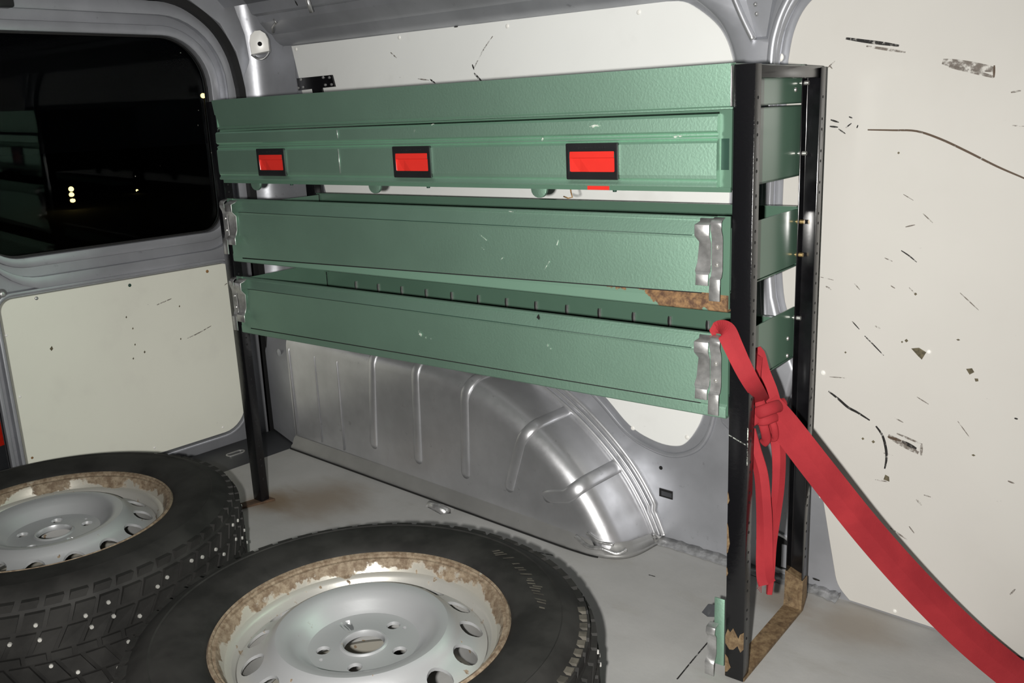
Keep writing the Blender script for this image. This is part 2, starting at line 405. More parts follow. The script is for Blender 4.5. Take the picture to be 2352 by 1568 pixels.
# --- large white panel toward the front of the van
p2 = sp2([(1.22, 1.135), (1.165, 1.083), (1.127, 1.050), (1.108, 1.012), (1.100, 0.966)], 5) + [(1.100, 0.72)]
p2 += sp2([(1.101, 0.64), (1.112, 0.55), (1.140, 0.49), (1.166, 0.445), (1.172, 0.36), (1.180, 0.28), (1.198, 0.205), (1.225, 0.08), (1.238, 0.03), (1.262, 0.004)], 5)
p2 += [(2.44, 0.004), (2.44, 1.135)]
panel2 = plate('wall_panel', p2, 1, YW, 0.4265, 'panel_cream', wall, bevel=0.0012, seg=1)
def plug(px, py, parent, r=0.0055, mat='white_cap', axis=1, v=YW):
    p = onp(px, py, axis, v); d = {1: (0, -1, 0), 0: (1, 0, 0)}[axis]
    return cyl('plug', p - Vector(d) * 0.001, d, r, 0.0018, mat, parent, 12, r * 0.8, 0.0012)
for a, b in ((680, 113), (917, 86), (1165, 60), (1467, 28), (1453, 983), (1578, 1004)): plug(a, b, panel1)
for a, b, r in ((1790, 132, 0.0075), (1890, 856, 0.0055), (2055, 1403, 0.0045), (2133, 808, 0.0045), (1885, 1140, 0.004), (1812, 610, 0.005)): plug(a, b, panel2, r)
def scuff(pts, wpx, mat, parent, axis=1, v=YW, taper=True, name='scuff_mark'):
    q = spline([onp(a, b, axis, v) for a, b in pts], 5) if len(pts) > 2 else [onp(a, b, axis, v) for a, b in pts]
    if len(q) == 2: q = [q[0].lerp(q[1], k / 5) for k in range(6)]
    nrm = Vector((0, -1, 0)) if axis == 1 else Vector((1, 0, 0))
    dist = (q[len(q) // 2] - CAM).dot(CF); wd = wpx * dist / FPX / 2
    sc = [(0.35 + 0.65 * math.sin(math.pi * (0.12 + 0.8 * i / (len(q) - 1)))) if taper else 1.0 for i in range(len(q))]
    q = [p + nrm * 0.0003 for p in q]
    return sweep(name, q, [(-wd, 0), (wd, 0), (wd, 0.0002), (-wd, 0.0002)], mat, parent, smooth=False, up=nrm, scales=sc)
SC = [([(1943, 88), (1990, 95), (2030, 100), (2065, 105)], 8, 'scuff_black'), ([(1990, 106), (2080, 120)], 6, 'scuff_grey'),
      ([(2165, 141), (2220, 150), (2285, 160)], 20, 'scuff_grey'), ([(2180, 152), (2230, 163), (2283, 177)], 9, 'scuff_grey'), ([(2284, 150), (2283, 178)], 5, 'scuff_brown'),
      ([(1993, 298), (2050, 299), (2105, 301), (2160, 319), (2220, 347), (2290, 382), (2352, 409), (2420, 440)], 5, 'scuff_brown'),
      ([(1908, 275), (1927, 281)], 4, 'scuff_black'), ([(1906, 290), (1925, 292)], 4, 'scuff_black'), ([(1926, 296), (1942, 307)], 3, 'scuff_black'), ([(1943, 293), (1956, 283)], 3, 'scuff_black'), ([(1950, 268), (1958, 271)], 3, 'scuff_black'), ([(1968, 294), (1971, 287)], 3, 'scuff_black'),
      ([(1902, 155), (1918, 140)], 3, 'scuff_grey'), ([(1905, 150), (1912, 158)], 3, 'scuff_grey'),
      ([(1903, 898), (1925, 915), (1948, 935), (1970, 947), (1998, 965)], 6, 'scuff_black'),
      ([(2012, 978), (2027, 1000), (2035, 1030), (2036, 1055), (2032, 1076)], 6, 'scuff_black'), ([(2030, 1040), (2052, 1045)], 3, 'scuff_grey'),
      ([(2040, 1003), (2070, 1012)], 7, 'scuff_brown'), ([(2072, 1013), (2105, 1030)], 9, 'scuff_black'), ([(2060, 995), (2118, 1020)], 5, 'scuff_grey'), ([(2117, 1018), (2116, 1046)], 6, 'scuff_grey'), ([(2040, 1000), (2110, 1040)], 14, 'scuff_grey'),
      ([(2010, 1101), (2040, 1106)], 3, 'scuff_grey'), ([(2070, 575), (2088, 587), (2106, 602)], 3, 'scuff_black'), ([(2032, 592), (2050, 600)], 2.5, 'scuff_grey'),
      ([(1957, 737), (1974, 756)], 2.5, 'scuff_black'), ([(1986, 771), (2005, 790), (2030, 816)], 3, 'scuff_black'), ([(2010, 748), (2022, 754)], 4, 'scuff_grey'),
      ([(2120, 490), (2143, 512)], 2.5, 'scuff_grey'), ([(2075, 446), (2098, 460)], 2, 'scuff_grey'), ([(2080, 521), (2102, 516)], 3, 'scuff_grey'), ([(2205, 672), (2248, 712)], 2.5, 'scuff_grey'),
      ([(2106, 911), (2133, 928)], 2.5, 'scuff_grey'), ([(2055, 959), (2075, 970)], 3, 'scuff_grey'), ([(2200, 967), (2230, 1008)], 2, 'scuff_grey'), ([(2105, 1146), (2117, 1160)], 5, 'scuff_grey'), ([(2122, 1136), (2138, 1141)], 3, 'scuff_grey'),
      ([(1905, 865), (1945, 868)], 2.5, 'scuff_grey'), ([(1885, 636), (1915, 643)], 2, 'scuff_grey'), ([(1897, 657), (1910, 665)], 4, 'scuff_grey'), ([(1962, 650), (1975, 665)], 2.5, 'scuff_grey'), ([(2045, 655), (2056, 662)], 2.5, 'scuff_grey'), ([(2088, 660), (2103, 675)], 2.5, 'scuff_grey'),
      ([(2045, 1212), (2085, 1240)], 4, 'scuff_grey'), ([(2088, 1208), (2100, 1224)], 3, 'scuff_grey'), ([(2320, 1365), (2332, 1352)], 4, 'scuff_grey'), ([(2315, 1104), (2330, 1110)], 4, 'scuff_grey'), ([(2330, 960), (2338, 962)], 4, 'scuff_black'), ([(2325, 288), (2352, 290)], 3, 'scuff_grey'), ([(2322, 212), (2345, 208)], 5, 'scuff_grey')]
for pts, wpx, mt in SC: scuff(pts, wpx, mt, panel2)
for pts, wpx, mt in (([(1132, 83), (1112, 112), (1098, 138), (1088, 158)], 3, 'scuff_grey'), ([(1085, 148), (1089, 160)], 4, 'scuff_black'), ([(1089, 168), (1107, 187)], 5, 'scuff_black'), ([(960, 181), (985, 184)], 3, 'scuff_grey'), ([(988, 182), (1000, 191)], 4, 'scuff_black'), ([(897, 120), (911, 133)], 3, 'scuff_grey'), ([(1043, 62), (1052, 61)], 3, 'scuff_black')):
    scuff(pts, wpx, mt, panel1)
for a, b, r, pts in ((2110, 808, 0.012, ((-1, -.35), (0, -.6), (1, -.1), (.5, 1), (0, .6))), (2228, 851, 0.0065, ((-.9, -.3), (.4, -.7), (1, .2), (0, 1))), (2243, 872, 0.003, ((-1, -.6), (.7, -.8), (1, .6), (-.4, 1))), (2037, 1098, 0.006, ((-.5, -1), (.6, -.6), (.8, .8), (-.9, .6))), (2082, 782, 0.003, ((-1, 0), (0, -1), (1, 0), (0, 1))), (2103, 703 - 28, 0.0025, ((-1, 0), (0, -1), (1, 0), (0, 1))), (1982, 1007, 0.0025, ((-1, 0), (0, -1), (1, 0), (0, 1))), (2006, 1014, 0.003, ((-1, 0), (0, -1), (1, 0), (0, 1))), (2201, 780, 0.003, ((-1, 0), (0, -.5), (1, 0), (0, .5))), (1942, 780 + 29, 0.002, ((-1, 0), (0, -1), (1, 0), (0, 1))), (2236, 1045, 0.003, ((-1, 0), (0, -.6), (1, 0), (0, .6))), (2064, 351, 0.002, ((-1, 0), (0, -1), (1, 0), (0, 1))), (2072, 808 - 23, 0.0018, ((-1, 0), (0, -1), (1, 0), (0, 1)))):
    c = onp(a, b, 1, YW); plate('chip', [(c.x + u * r, c.z - v * r) for u, v in pts], 1, YW - 0.0006, YW + 0.0004, 'chip', panel2)

# --- pillar between the panels: raised pressing, flaring into the roof rail, with a sunk trapezoid
pil = [(0.83, 1.24), (0.83, 1.098)] + sp2([(0.87, 1.098), (0.915, 1.085), (0.968, 1.045), (0.995, 1.005), (1.012, 0.955)], 5)
pil += [(1.006, 0.70), (0.984, 0.42), (0.995, 0.30), (1.05, 0.26), (1.12, 0.32), (1.145, 0.43), (1.115, 0.50)]
pil += sp2([(1.098, 0.56), (1.088, 0.66), (1.087, 0.78)], 3) + sp2([(1.087, 0.966), (1.095, 1.015), (1.117, 1.058), (1.158, 1.095), (1.22, 1.15)], 5) + [(1.22, 1.24)]
pillar = plate('pillar', pil, 1, 0.404, 0.4265, 'body', wall, bevel=0.009, seg=3)
tz = [onp(a, b, 1, 0.404) for a, b in ((1664, -60), (1688, 3), (1727, 93), (1765, 90), (1788, -5), (1796, -60))]
ct = Vector((0, 0, 0))
for p in tz: ct += p / len(tz)
V = []; n = len(tz)
for p in tz: V.append((p.x, 0.39, p.z))
for p in tz: V.append((ct.x + (p.x - ct.x) * 1.06, 0.4005, ct.z + (p.z - ct.z) * 1.02))
for p in tz:
    V.append((ct.x + (p.x - ct.x) * 0.60, 0.4150, ct.z + (p.z - ct.z) * 0.90))
F = [tuple(range(n)), tuple(range(3 * n - 1, 2 * n - 1, -1))]
for r_ in (0, 1): F += [(r_ * n + i, r_ * n + (i + 1) % n, (r_ + 1) * n + (i + 1) % n, (r_ + 1) * n + i) for i in range(n)]
cut(pillar, [mk('cutter', V, F, 'body')])
for a, b in ((1735, 10), (1738, 32)):
    p = onp(a, b, 1, 0.413); cyl('rivet', p, (0, -1, 0), 0.004, 0.002, 'galv', pillar, 12, 0.003, 0.002)
sweep('pillar_bead', spline([(1.085, 0.405, 0.50), (1.076, 0.405, 0.62), (1.076, 0.405, 0.80), (1.077, 0.405, 0.96), (1.085, 0.405, 1.02), (1.108, 0.405, 1.07), (1.15, 0.405, 1.12)], 6), circ(0.0075, 10), 'body', pillar)
re_ = [onp(a, b, 1, 0.404) for a, b in ((1672, -45), (1691, 6), (1712, 54), (1731, 92))]
tube('recess_highlight', spline(re_, 4), 0.0068, 'body_bright', pillar, n=12, squash=0.8)  # bright bead added to draw the highlight along the recess's left bevel

# --- small holes in the bare lower wall
for a, b in (((1515, 1120), (1545, 1147)),):
    p = onp(*a, 1, 0.425); q = onp(*b, 1, 0.425)
    box('square_hole', (p.x, 0.4235, q.z), (q.x, 0.4255, p.z), 'dark_hole', wall)
    box('square_hole_plate', (p.x + 0.006, 0.4225, q.z + 0.004), (q.x - 0.001, 0.4237, p.z - 0.004), 'sill', wall)
p = onp(1518, 1074, 1, 0.425); cyl('round_hole', p, (0, -1, 0), 0.0042, 0.0008, 'dark_hole', wall, 12)
# oval opening low on the wall behind the rack end
ov = onp(1790, 1265, 1, 0.425)
ovp = lambda rx, rz: [(ov.x + rx * math.cos(t * math.pi / 14) - 0.35 * rz * math.sin(t * math.pi / 14) * 0.6, ov.z + rz * math.sin(t * math.pi / 14)) for t in range(28)]
plate('wall_opening', ovp(0.040, 0.034), 1, 0.4235, 0.4255, 'dark_hole', wall)
ring_plate('opening_lip', ovp(0.047, 0.041), ovp(0.040, 0.034), 1, 0.4205, 0.4255, 'body_bright', wall, bevel=0.001)
box('opening_inner_plate', (ov.x + 0.006, 0.4218, ov.z - 0.03), (ov.x + 0.034, 0.4238, ov.z + 0.018), 'body', wall)
for a, b, c, d in ((1788, 1228, 1803, 1234), (1865, 1327, 1883, 1333)):
    scuff([(a, b), (c, d)], 5, 'scuff_black', wall, v=0.425)
# sealing tape along the foot of the wall
tp = [onp(a, b, 2, 0.004) for a, b in ((1512, 1240), (1560, 1254), (1610, 1270), (1665, 1288), (1740, 1312), (1800, 1330), (1850, 1345), (1890, 1358), (1925, 1375))]
V = []; F = []
tps = spline(tp, 6)
for i, p in enumerate(tps):
    j = lambda: random.uniform(-0.003, 0.003)
    V += [(p.x, min(p.y, 0.424) - 0.014 + j() * 0.7, 0.0012), (p.x, 0.416 + j() * 0.6, 0.004 + j() * 0.4), (p.x, 0.4245, 0.011 + j() * 0.7), (p.x, 0.4245, 0.0)]
for i in range(len(tps) - 1):
    for k in range(3): F.append((4 * i + k, 4 * i + k + 1, 4 * i + 5 + k, 4 * i + 4 + k))
mk('sealing_tape', V, F, 'tape', wall, smooth=True)

# --- wheel arch: long box with a rounded shoulder that curves down to the floor at its front end
OUT = sp2([(-0.262, 0.335), (0.10, 0.335), (0.30, 0.333), (0.43, 0.315), (0.55, 0.272), (0.66, 0.208), (0.75, 0.132), (0.805, 0.058), (0.835, 0.0)], 8)
NO = len(OUT); YF = 0.284; RS = 0.042
def nrm2(i):
    a = OUT[max(i - 1, 0)]; b = OUT[min(i + 1, NO - 1)]
    t = Vector((b[0] - a[0], b[1] - a[1])).normalized(); return Vector((-t.y, t.x))
rows = []
for i in range(NO):
    x, z = OUT[i]; nn = nrm2(i); r = []
    for y in (0.43, 0.40, 0.36, YF + RS): r.append((x, y, z))
    for k in range(1, 7):
        a = math.pi / 2 * k / 6; d = RS * (1 - math.cos(a)); r.append((x - nn.x * d, YF + RS * (1 - math.sin(a)), z - nn.y * d))
    ex, ez = x - nn.x * RS, z - nn.y * RS
    bx = min(ex, 0.70 + 0.12 * max(0.0, (ex - 0.55)) / 0.25)
    for k in range(1, 7):
        f = k / 6; r.append((ex + (bx - ex) * f, YF + 0.002 * f, max(ez + (0.028 - ez) * f, 0.0)))
    rows.append(r)
m = len(rows[0]); V = [p for r in rows for p in r]
F = [(i * m + k, i * m + k + 1, (i + 1) * m + k + 1, (i + 1) * m + k) for i in range(NO - 1) for k in range(m - 1)]
arch = mk('wheel_arch', V, F, 'body_bright', wall, smooth=True)
# floor flange of the arch, worn
fp = spline([(-0.258, 0.284, 0.034), (0.2, 0.286, 0.034), (0.6, 0.288, 0.034), (0.74, 0.290, 0.033), (0.80, 0.300, 0.030), (0.833, 0.33, 0.028), (0.842, 0.40, 0.02)], 8)
V = []; F = []
for i, p in enumerate(fp):
    t = (fp[min(i + 1, len(fp) - 1)] - fp[max(i - 1, 0)]).normalized(); o = Vector((t.y, -t.x, 0))
    j = random.uniform(-0.0015, 0.0015)
    V += [p, p + o * (0.006 + j) - Vector((0, 0, 0.006)), p + o * 0.013 - Vector((0, 0, 0.02 + j)), p + o * (0.018 + j) - Vector((0, 0, p.z - 0.008)), p + o * 0.019 - Vector((0, 0, p.z)), p - Vector((0, 0, p.z))]
for i in range(len(fp) - 1):
    for k in range(5): F.append((6 * i + k, 6 * i + k + 1, 6 * i + 7 + k, 6 * i + 6 + k))
mk('arch_flange', V, F, 'body_dirty', arch, smooth=True)
tube('flange_gap_shade', [(p.x, p.y - 0.0205, 0.0008) for p in fp if p.x < 0.80], 0.0035, 'dark_hole', arch, n=6, squash=0.4)  # dark strip painted in for the shade under the flange
# pressed ribs over the shoulder
def section_path(i, f0, f1, out=0.001):
    """points across row i from the face at height fraction f0 over the shoulder to the wall side"""
    x, z = OUT[i]; nn = nrm2(i); pts = []
    ex, ez = x - nn.x * RS, z - nn.y * RS
    return ex, ez, nn
def rib(xb, zb, i, back, w_=0.0135, nm='rib'):
    x, z = OUT[i]; nn = nrm2(i); ex, ez = x - nn.x * RS, z - nn.y * RS
    pts = [Vector((xb, YF + 0.006, zb - 0.012)), Vector((xb, YF + 0.001, zb))]
    for f in (0.25, 0.5, 0.75, 0.95): pts.append(Vector((xb + (ex - xb) * f, YF + 0.001, zb + (ez - zb) * f)))
    for k in range(1, 7):
        a = math.pi / 2 * k / 6; d = RS * (1 - math.sin(a)); pts.append(Vector((x - nn.x * d, YF + RS * (1 - math.cos(a)), z - nn.y * d)))
    pts.append(Vector((x, back - 0.02, z))); pts.append(Vector((x - nn.x * 0.006, back, z - nn.y * 0.006)))
    ups = []
    for k, p in enumerate(pts):
        if k < 6: ups.append(Vector((0, -1, 0)))
        elif k < 12: a = math.pi / 2 * (k - 5) / 6; ups.append(Vector((nn.x * math.sin(a), -math.cos(a), nn.y * math.sin(a))))
        else: ups.append(Vector((nn.x, 0, nn.y)))
    sec = [(w_ * math.cos(t), 0.0050 * math.sin(t)) for t in [2 * math.pi * q / 14 for q in range(14)]]
    return sweep(nm, pts, sec, 'body_bright', arch, up=ups)
def near(xx): return min(range(NO), key=lambda i: abs(OUT[i][0] - nrm2(i).x * RS - xx))
for xb, zb, xt in ((0.083, 0.086, 0.088), (0.249, 0.085, 0.256), (0.410, 0.088, 0.418), (0.546, 0.090, 0.592)): rib(xb, zb, near(xt), 0.440)
rib(0.655, 0.095, near(0.715), 0.440, 0.016)
for xs, bg in ((-0.137, 0.0016), (-0.041, 0.0022), (-0.252, 0.0035)):
    tube('seam', [(xs + (0.004 if xs < -0.2 else 0), YF - 0.0002, 0.04), (xs, YF - 0.0002, 0.28), (xs + 0.002, YF + 0.012, 0.318)], bg, 'body_bright', arch, n=8)
# welded double lip where the arch meets the wall
for off, rr in ((0.004, 0.0045), (0.020, 0.0035), (0.036, 0.005)):
    pth = []
    for i in range(14, NO):
        nn = nrm2(i); o_ = off * (1 if OUT[i][1] > 0.05 else 0.75); pth.append((OUT[i][0] + nn.x * o_, 0.4235, max(OUT[i][1] + nn.y * o_, 0.003)))
    tube('weld_lip', pth, rr, 'body_bright', arch, n=8, squash=1.6)
mk('arch_tape_crumple', [(0.835 + random.uniform(-.006, .03), 0.424 - random.uniform(0, .022), 0.002 + 0.016 * random.random()) for _ in range(18)], [(i, i + 1, i + 2) for i in range(16)], 'tape', arch)
# crushed foot of the arch
cr = [(0.735, 0.279, 0.03), (0.77, 0.276, 0.018), (0.80, 0.279, 0.022), (0.83, 0.292, 0.014), (0.842, 0.31, 0.02)]
tube('crushed_edge', spline(cr, 5), 0.0045, 'tape', arch, n=8)
tube('crushed_edge', spline([(0.765, 0.28, 0.045), (0.795, 0.278, 0.036), (0.825, 0.289, 0.034)], 5), 0.0035, 'tape', arch, n=8)

# --- rear corner pillar beside the door: hollow curve from the door frame to the side wall
CS = [(-0.453, 0.338), (-0.449, 0.352), (-0.445, 0.366), (-0.440, 0.379), (-0.433, 0.391), (-0.424, 0.401), (-0.413, 0.409), (-0.400, 0.4145), (-0.386, 0.418), (-0.371, 0.420), (-0.356, 0.4215), (-0.341, 0.4225), (-0.327, 0.4232), (-0.313, 0.4238), (-0.298, 0.4242)]
V = []; F = []
zs = [0.0, 0.12, 0.24, 0.34, 0.40, 0.5, 0.65, 0.8, 0.95, 1.05, 1.12, 1.2, 1.30]
na = 14
for z in zs:
    for k in range(na + 1):
        a = math.pi / 2 * k / na
        x, y = CS[k]
        if z < 0.36:      # below, the corner swells out to meet the arch
            f = min(1.0, (0.36 - z) / 0.05); s_ = k / na
            xx = -0.453 + 0.197 * s_; yy = 0.336 - 0.050 * s_
            x += (xx - x) * f; y += (yy - y) * f
        if z > 1.1: y -= (z - 1.1) * 0.35 * math.sin(a); x += (z - 1.1) * 0.1 * math.cos(a)
        V.append((x, y, z))
for i in range(len(zs) - 1):
    for k in range(na): F.append((i * (na + 1) + k, i * (na + 1) + k + 1, (i + 1) * (na + 1) + k + 1, (i + 1) * (na + 1) + k))
corner = mk('corner_pillar', V, F, 'body', wall, smooth=True)
pd = Vector((0.80, -0.60, 0.0)).normalized()
# mounting pad with a hole on the corner pillar
pc = atz(597, 101, 2.385)
px_ = Vector((0.60, 0.80, 0)).normalized()
out = [(-0.024, -0.026), (0.022, -0.018), (0.022, 0.012), (0.016, 0.026), (0.004, 0.034), (-0.010, 0.033), (-0.022, 0.022), (-0.026, 0.006)]
V = [pc + px_ * a + Vector((0, 0, b)) + pd * 0.004 for a, b in out] + [pc + px_ * a * 1.12 + Vector((0, 0, b * 1.08)) - pd * 0.045 for a, b in out]
n = len(out); F = [tuple(range(n)), tuple(range(2 * n - 1, n - 1, -1))] + [(i, (i + 1) % n, n + (i + 1) % n, n + i) for i in range(n)]
mk('mounting_pad', V, F, MT['white_cap'], corner, bevel=0.0015)
cyl('pad_hole', pc + pd * 0.0036, pd, 0.0058, 0.0008, 'dark_hole', corner, 16)
lp = [pc + px_ * a + Vector((0, 0, b)) + pd * c for a, b, c in ((-0.024, -0.027, 0.005), (-0.010, -0.037, 0.010), (0.004, -0.038, 0.011), (0.014, -0.031, 0.009), (0.022, -0.019, 0.005))]
tube('pad_lip', spline(lp, 4), 0.0022, 'galv', corner, n=8)
cyl('pillar_dimple', onp(640, 810, 1, 0.312), (0, -1, 0), 0.012, 0.0035, 'body', corner, 16, 0.006)

# --- roof rail over the side panel and the roof
prof = [(0.428, 1.074), (0.420, 1.084), (0.408, 1.088), (0.396, 1.097), (0.386, 1.112), (0.374, 1.118), (0.352, 1.140), (0.345, 1.156), (0.330, 1.160), (0.318, 1.185), (0.27, 1.235), (0.20, 1.29), (0.05, 1.345), (-0.15, 1.365), (-0.40, 1.37)]
prof2 = [(y, z) for y, z in prof] + [(-0.80 - y, z) for y, z in prof[::-1][1:]]
V = []; F = []
xs = (-0.335, 0.83, 1.22, 2.45)
def railprof(nm, x0, x1, pr, mat, parent=None):
    V = [(x0, y, z) for y, z in pr] + [(x1, y, z) for y, z in pr]; k = len(pr)
    V2 = [(x, y, z + 0.012) for x, y, z in V]
    F = [(i, i + 1, k + i + 1, k + i) for i in range(k - 1)] + [(2 * k + i, 2 * k + k + i, 2 * k + k + i + 1, 2 * k + i + 1) for i in range(k - 1)]
    F += [(i, 2 * k + i, 2 * k + i + 1, i + 1) for i in range(k - 1)] + [(k + i, k + i + 1, 3 * k + i + 1, 3 * k + i) for i in range(k - 1)] + [(0, k, 3 * k, 2 * k), (k - 1, 3 * k - 1, 4 * k - 1, 2 * k - 1)]
    o = mk(nm, V + V2, F, mat, parent, smooth=True); o.data.set_sharp_from_angle(angle=0.35); return o
ceiling = struct(railprof('ceiling', -0.46, 2.45, prof2[9:-9], 'body'), 'grey metal van roof')
rail = railprof('roof_rail', -0.335, 2.45, prof[:11], 'body', wall)
# pressings on the rail above the corner
for a, b, c, d, r_ in ((704, -6, 716, 28, 0.0055),):
    p = onp(a, b, 1, 0.30); q = onp(c, d, 1, 0.315); tube('rail_strip', [p, q], r_, 'galv', rail)
tube('rail_edge', [onp(630, 44, 1, 0.352), onp(634, 52, 1, 0.352), onp(626, 62, 1, 0.36), onp(628, 74, 1, 0.37)], 0.0035, 'galv', rail)
scuff([(676, -2), (680, 6), (684, 13)], 4, 'scuff_black', rail, v=0.318)

# --- rear door (closed leaf)
XD = -0.455
door = struct(plate('door_1', [(-0.381, -0.03)] + [(0.335, -0.03), (0.338, 0.92)] + sp2([(0.336, 0.98), (0.318, 1.06), (0.275, 1.13), (0.20, 1.18), (0.12, 1.198)], 5) + [(-0.381, 1.225)], 0, XD - 0.038, XD - 0.018, 'body', bevel=0.004), 'grey rear van door with white lower panel')
wo = rrect(-0.366, 0.262, 0.603, 1.112, (0.085, 0.060, 0.125, 0.085), 10)
def grow(d): return rrect(-0.366 - min(d, 0.011 + 0.02 * d), 0.262 + d, 0.603 - d, 1.112 + d, tuple(r + d for r in (0.085, 0.060, 0.125, 0.085)), 10)
cut(door, [plate('cutter', wo, 0, XD - 0.2, XD + 0.1, 'body')])
ring_plate('window_lip', grow(0.024), wo, 0, XD - 0.024, XD + 0.002, 'body', door, bevel=0.003)
ring_plate('outer_swage', grow(0.082)[0:], grow(0.050), 0, XD - 0.024, XD + 0.000, 'body', door, bevel=0.007)
dp = rrect(-0.347, 0.256, 0.030, 0.512, (0.03, 0.075, 0.022, 0.03), 8)
dpo = rrect(-0.362, 0.271, 0.015, 0.527, (0.045, 0.09, 0.037, 0.045), 8)
dpo2 = rrect(-0.353, 0.262, 0.024, 0.518, (0.036, 0.081, 0.028, 0.036), 8)
ring_plate('panel_surround', dpo, dpo2, 0, XD - 0.024, XD + 0.003, 'body', door, bevel=0.003)
dpan = plate('door_panel', dp, 0, XD - 0.024, XD - 0.001, white_panel('off_white_door_panel', (0.76, 0.765, 0.67), 0.4), door, bevel=0.001, seg=1)
XP = XD - 0.001
for a, b, mt, r in ((84, 685, 'galv', 0.005), (298, 655, 'green_dark', 0.005), (476, 623, 'rust_screw', 0.005), (15, 770, 'white_cap', 0.004), (46, 911, 'white_cap', 0.004), (74, 1051, 'rust_screw', 0.0035), (512, 981, 'white_cap', 0.004), (355, 1028, 'white_cap', 0.004)):
    plug(a, b, dpan, r, mt, 0, XP)
for a, b, r in ((118, 800, 0.004), (305, 754, 0.002), (310, 791, 0.002), (306, 823, 0.002), (415, 778, 0.002), (412, 703, 0.002), (290, 728, 0.002), (332, 808, 0.0025)):
    c = onp(a, b, 0, XP); plate('chip', [(c.y + u * r, c.z + v * r * 1.5) for u, v in ((-1, 0), (-.2, -1), (1, -.3), (.5, 1))], 0, XP - 0.001, XP + 0.0005, 'chip', dpan)
for pts in ([(360, 700), (395, 685)], [(430, 777), (455, 765), (485, 748)], [(515, 655), (522, 650)]): scuff(pts, 2.5, 'scuff_grey', dpan, 0, XP)
box('door_edge_strip', (XD - 0.03, -0.381, -0.03), (XD - 0.008, -0.371, 0.585), 'body', door, bevel=0.003)
cyl('door_buffer', onp(4, 675, 0, XD - 0.004), (1, 0, 0), 0.012, 0.006, 'galv', door, 16, 0.008, 0.003)
dk = onp(6, 6, 0, XD); box('door_latch', (XD - 0.006, dk.y - 0.05, dk.z - 0.012), (XD + 0.03, dk.y + 0.014, dk.z + 0.05), 'plastic_black', door, bevel=0.005)
win = struct(plate('window_1', grow(0.008), 0, XD - 0.034, XD - 0.029, 'glass'), 'dark rear door window at night')
ring_plate('window_gasket', grow(0.010), [(a, b) for a, b in rrect(-0.362, 0.258, 0.607, 1.108, (0.081, 0.056, 0.121, 0.081), 10)], 0, XD - 0.0285, XD - 0.020, 'rubber_seal', win)
# black weatherstrip between door and body
sp_ = [(XD + 0.004, 0.343, -0.02), (XD + 0.004, 0.345, 0.5), (XD + 0.004, 0.346, 0.92)] + [(XD + 0.004, a, b) for a, b in sp2([(0.344, 0.98), (0.327, 1.065), (0.282, 1.138), (0.205, 1.190), (0.12, 1.208)], 5)] + [(XD + 0.004, -0.40, 1.235)]
struct(sweep('trim_2', sp_, [(-0.010, -0.012), (0.010, -0.012), (0.010, 0.014), (-0.010, 0.014)], 'rubber_seal', up=(1, 0, 0), smooth=False), 'black rubber weatherstrip around the door')
# header over the rear opening
struct(plate('trim_3', [(0.42, 1.12), (0.352, 1.0), (0.34, 1.075), (0.30, 1.145), (0.21, 1.205), (0.10, 1.222), (-0.5, 1.25), (-1.2, 1.25), (-1.2, 1.42), (0.42, 1.42)], 0, XD - 0.05, XD + 0.015, 'body', bevel=0.004), 'grey roof header above the rear doors')

# --- unseen rest of the van; walls darkened, side shortened to cut bounced light
wf = struct(box('wall_front', (-0.46, -1.245, -0.03), (0.30, -1.225, 1.30), 'sill'), 'unseen van side beside the open sliding door, darkened to cut bounced light')
wr = struct(box('wall_right', (2.45, -1.245, -0.03), (2.47, 0.45, 1.40), 'sill'), 'unseen bulkhead at the front of the van, darkened to cut bounced light')
box('bulkhead_stiffener', (2.43, -1.2, 0.66), (2.452, 0.42, 0.72), 'body', wr, bevel=0.006)
box('side_stiffener', (-0.44, -1.2255, 0.60), (0.29, -1.208, 0.66), 'body', wf, bevel=0.006)
struct(box('ground', (-45, -30, -0.62), (8, 30, -0.60), 'asphalt'), 'dark ground outside the van')

# ------------------------------------------------------------------ the shelving rack
RA = math.radians(3.8); RT = -0.011
rack = empty('shelving_rack', (0, 0, 0), (0, RT, RA))
tag(rack, 'green steel van shelving rack on black perforated posts against the side wall', 'shelving rack')
L = 1.193; D = 0.254; ZT = 0.9435; ZB = -0.0125; T = 0.0015
def floorz(x): return 0.0 - 0.011 * x      # floor height in the rack's own, slightly tilted frame
RM = Matrix.Rotation(RA, 3, 'Z') @ Matrix.Rotation(RT, 3, 'Y'); RMi = RM.transposed(); CAML = RMi @ CAM
def lp_(px, py, axis, v):
    d = RMi @ ray(px, py); t = (v - CAML[axis]) / d[axis]; return CAML + d * t

def post(x0, yweb, open_dir, z0, z1, holes, mat='black'):
    """U channel: web at yweb, flanges 22 mm deep toward open_dir"""
    w_ = 0.031; fl_ = 0.022 * open_dir; t = 0.002
    o_ = [(x0, yweb), (x0 + w_, yweb), (x0 + w_, yweb + fl_), (x0 + w_ - t, yweb + fl_), (x0 + w_ - t, yweb + t * open_dir), (x0 + t, yweb + t * open_dir), (x0 + t, yweb + fl_), (x0, yweb + fl_)]
    p = plate('post', o_, 2, z0, z1, mat, rack, bevel=0.0012)
    if holes:
        V = []; F = []
        for sx, xo in ((x0 + w_, 1), (x0, -1)):
            z = z1 - 0.045; k = 0
            while z > z0 + 0.06:
                c = Vector((sx + xo * 0.0002, yweb + fl_ * 0.5, z)); b = len(V)
                for q in range(8):
                    a = 2 * math.pi * q / 8; V.append((c.x, c.y + 0.0024 * math.cos(a), c.z + 0.0024 * math.sin(a)))
                F.append(tuple(range(b, b + 8)) if xo > 0 else tuple(range(b + 7, b - 1, -1)))
                z -= 0.016 if k % 2 else 0.034; k += 1
        h = mk('post_holes', V, F, 'dark_hole', p, fixn=False); h['kind'] = 'stuff'
    return p
xr = L + 0.003
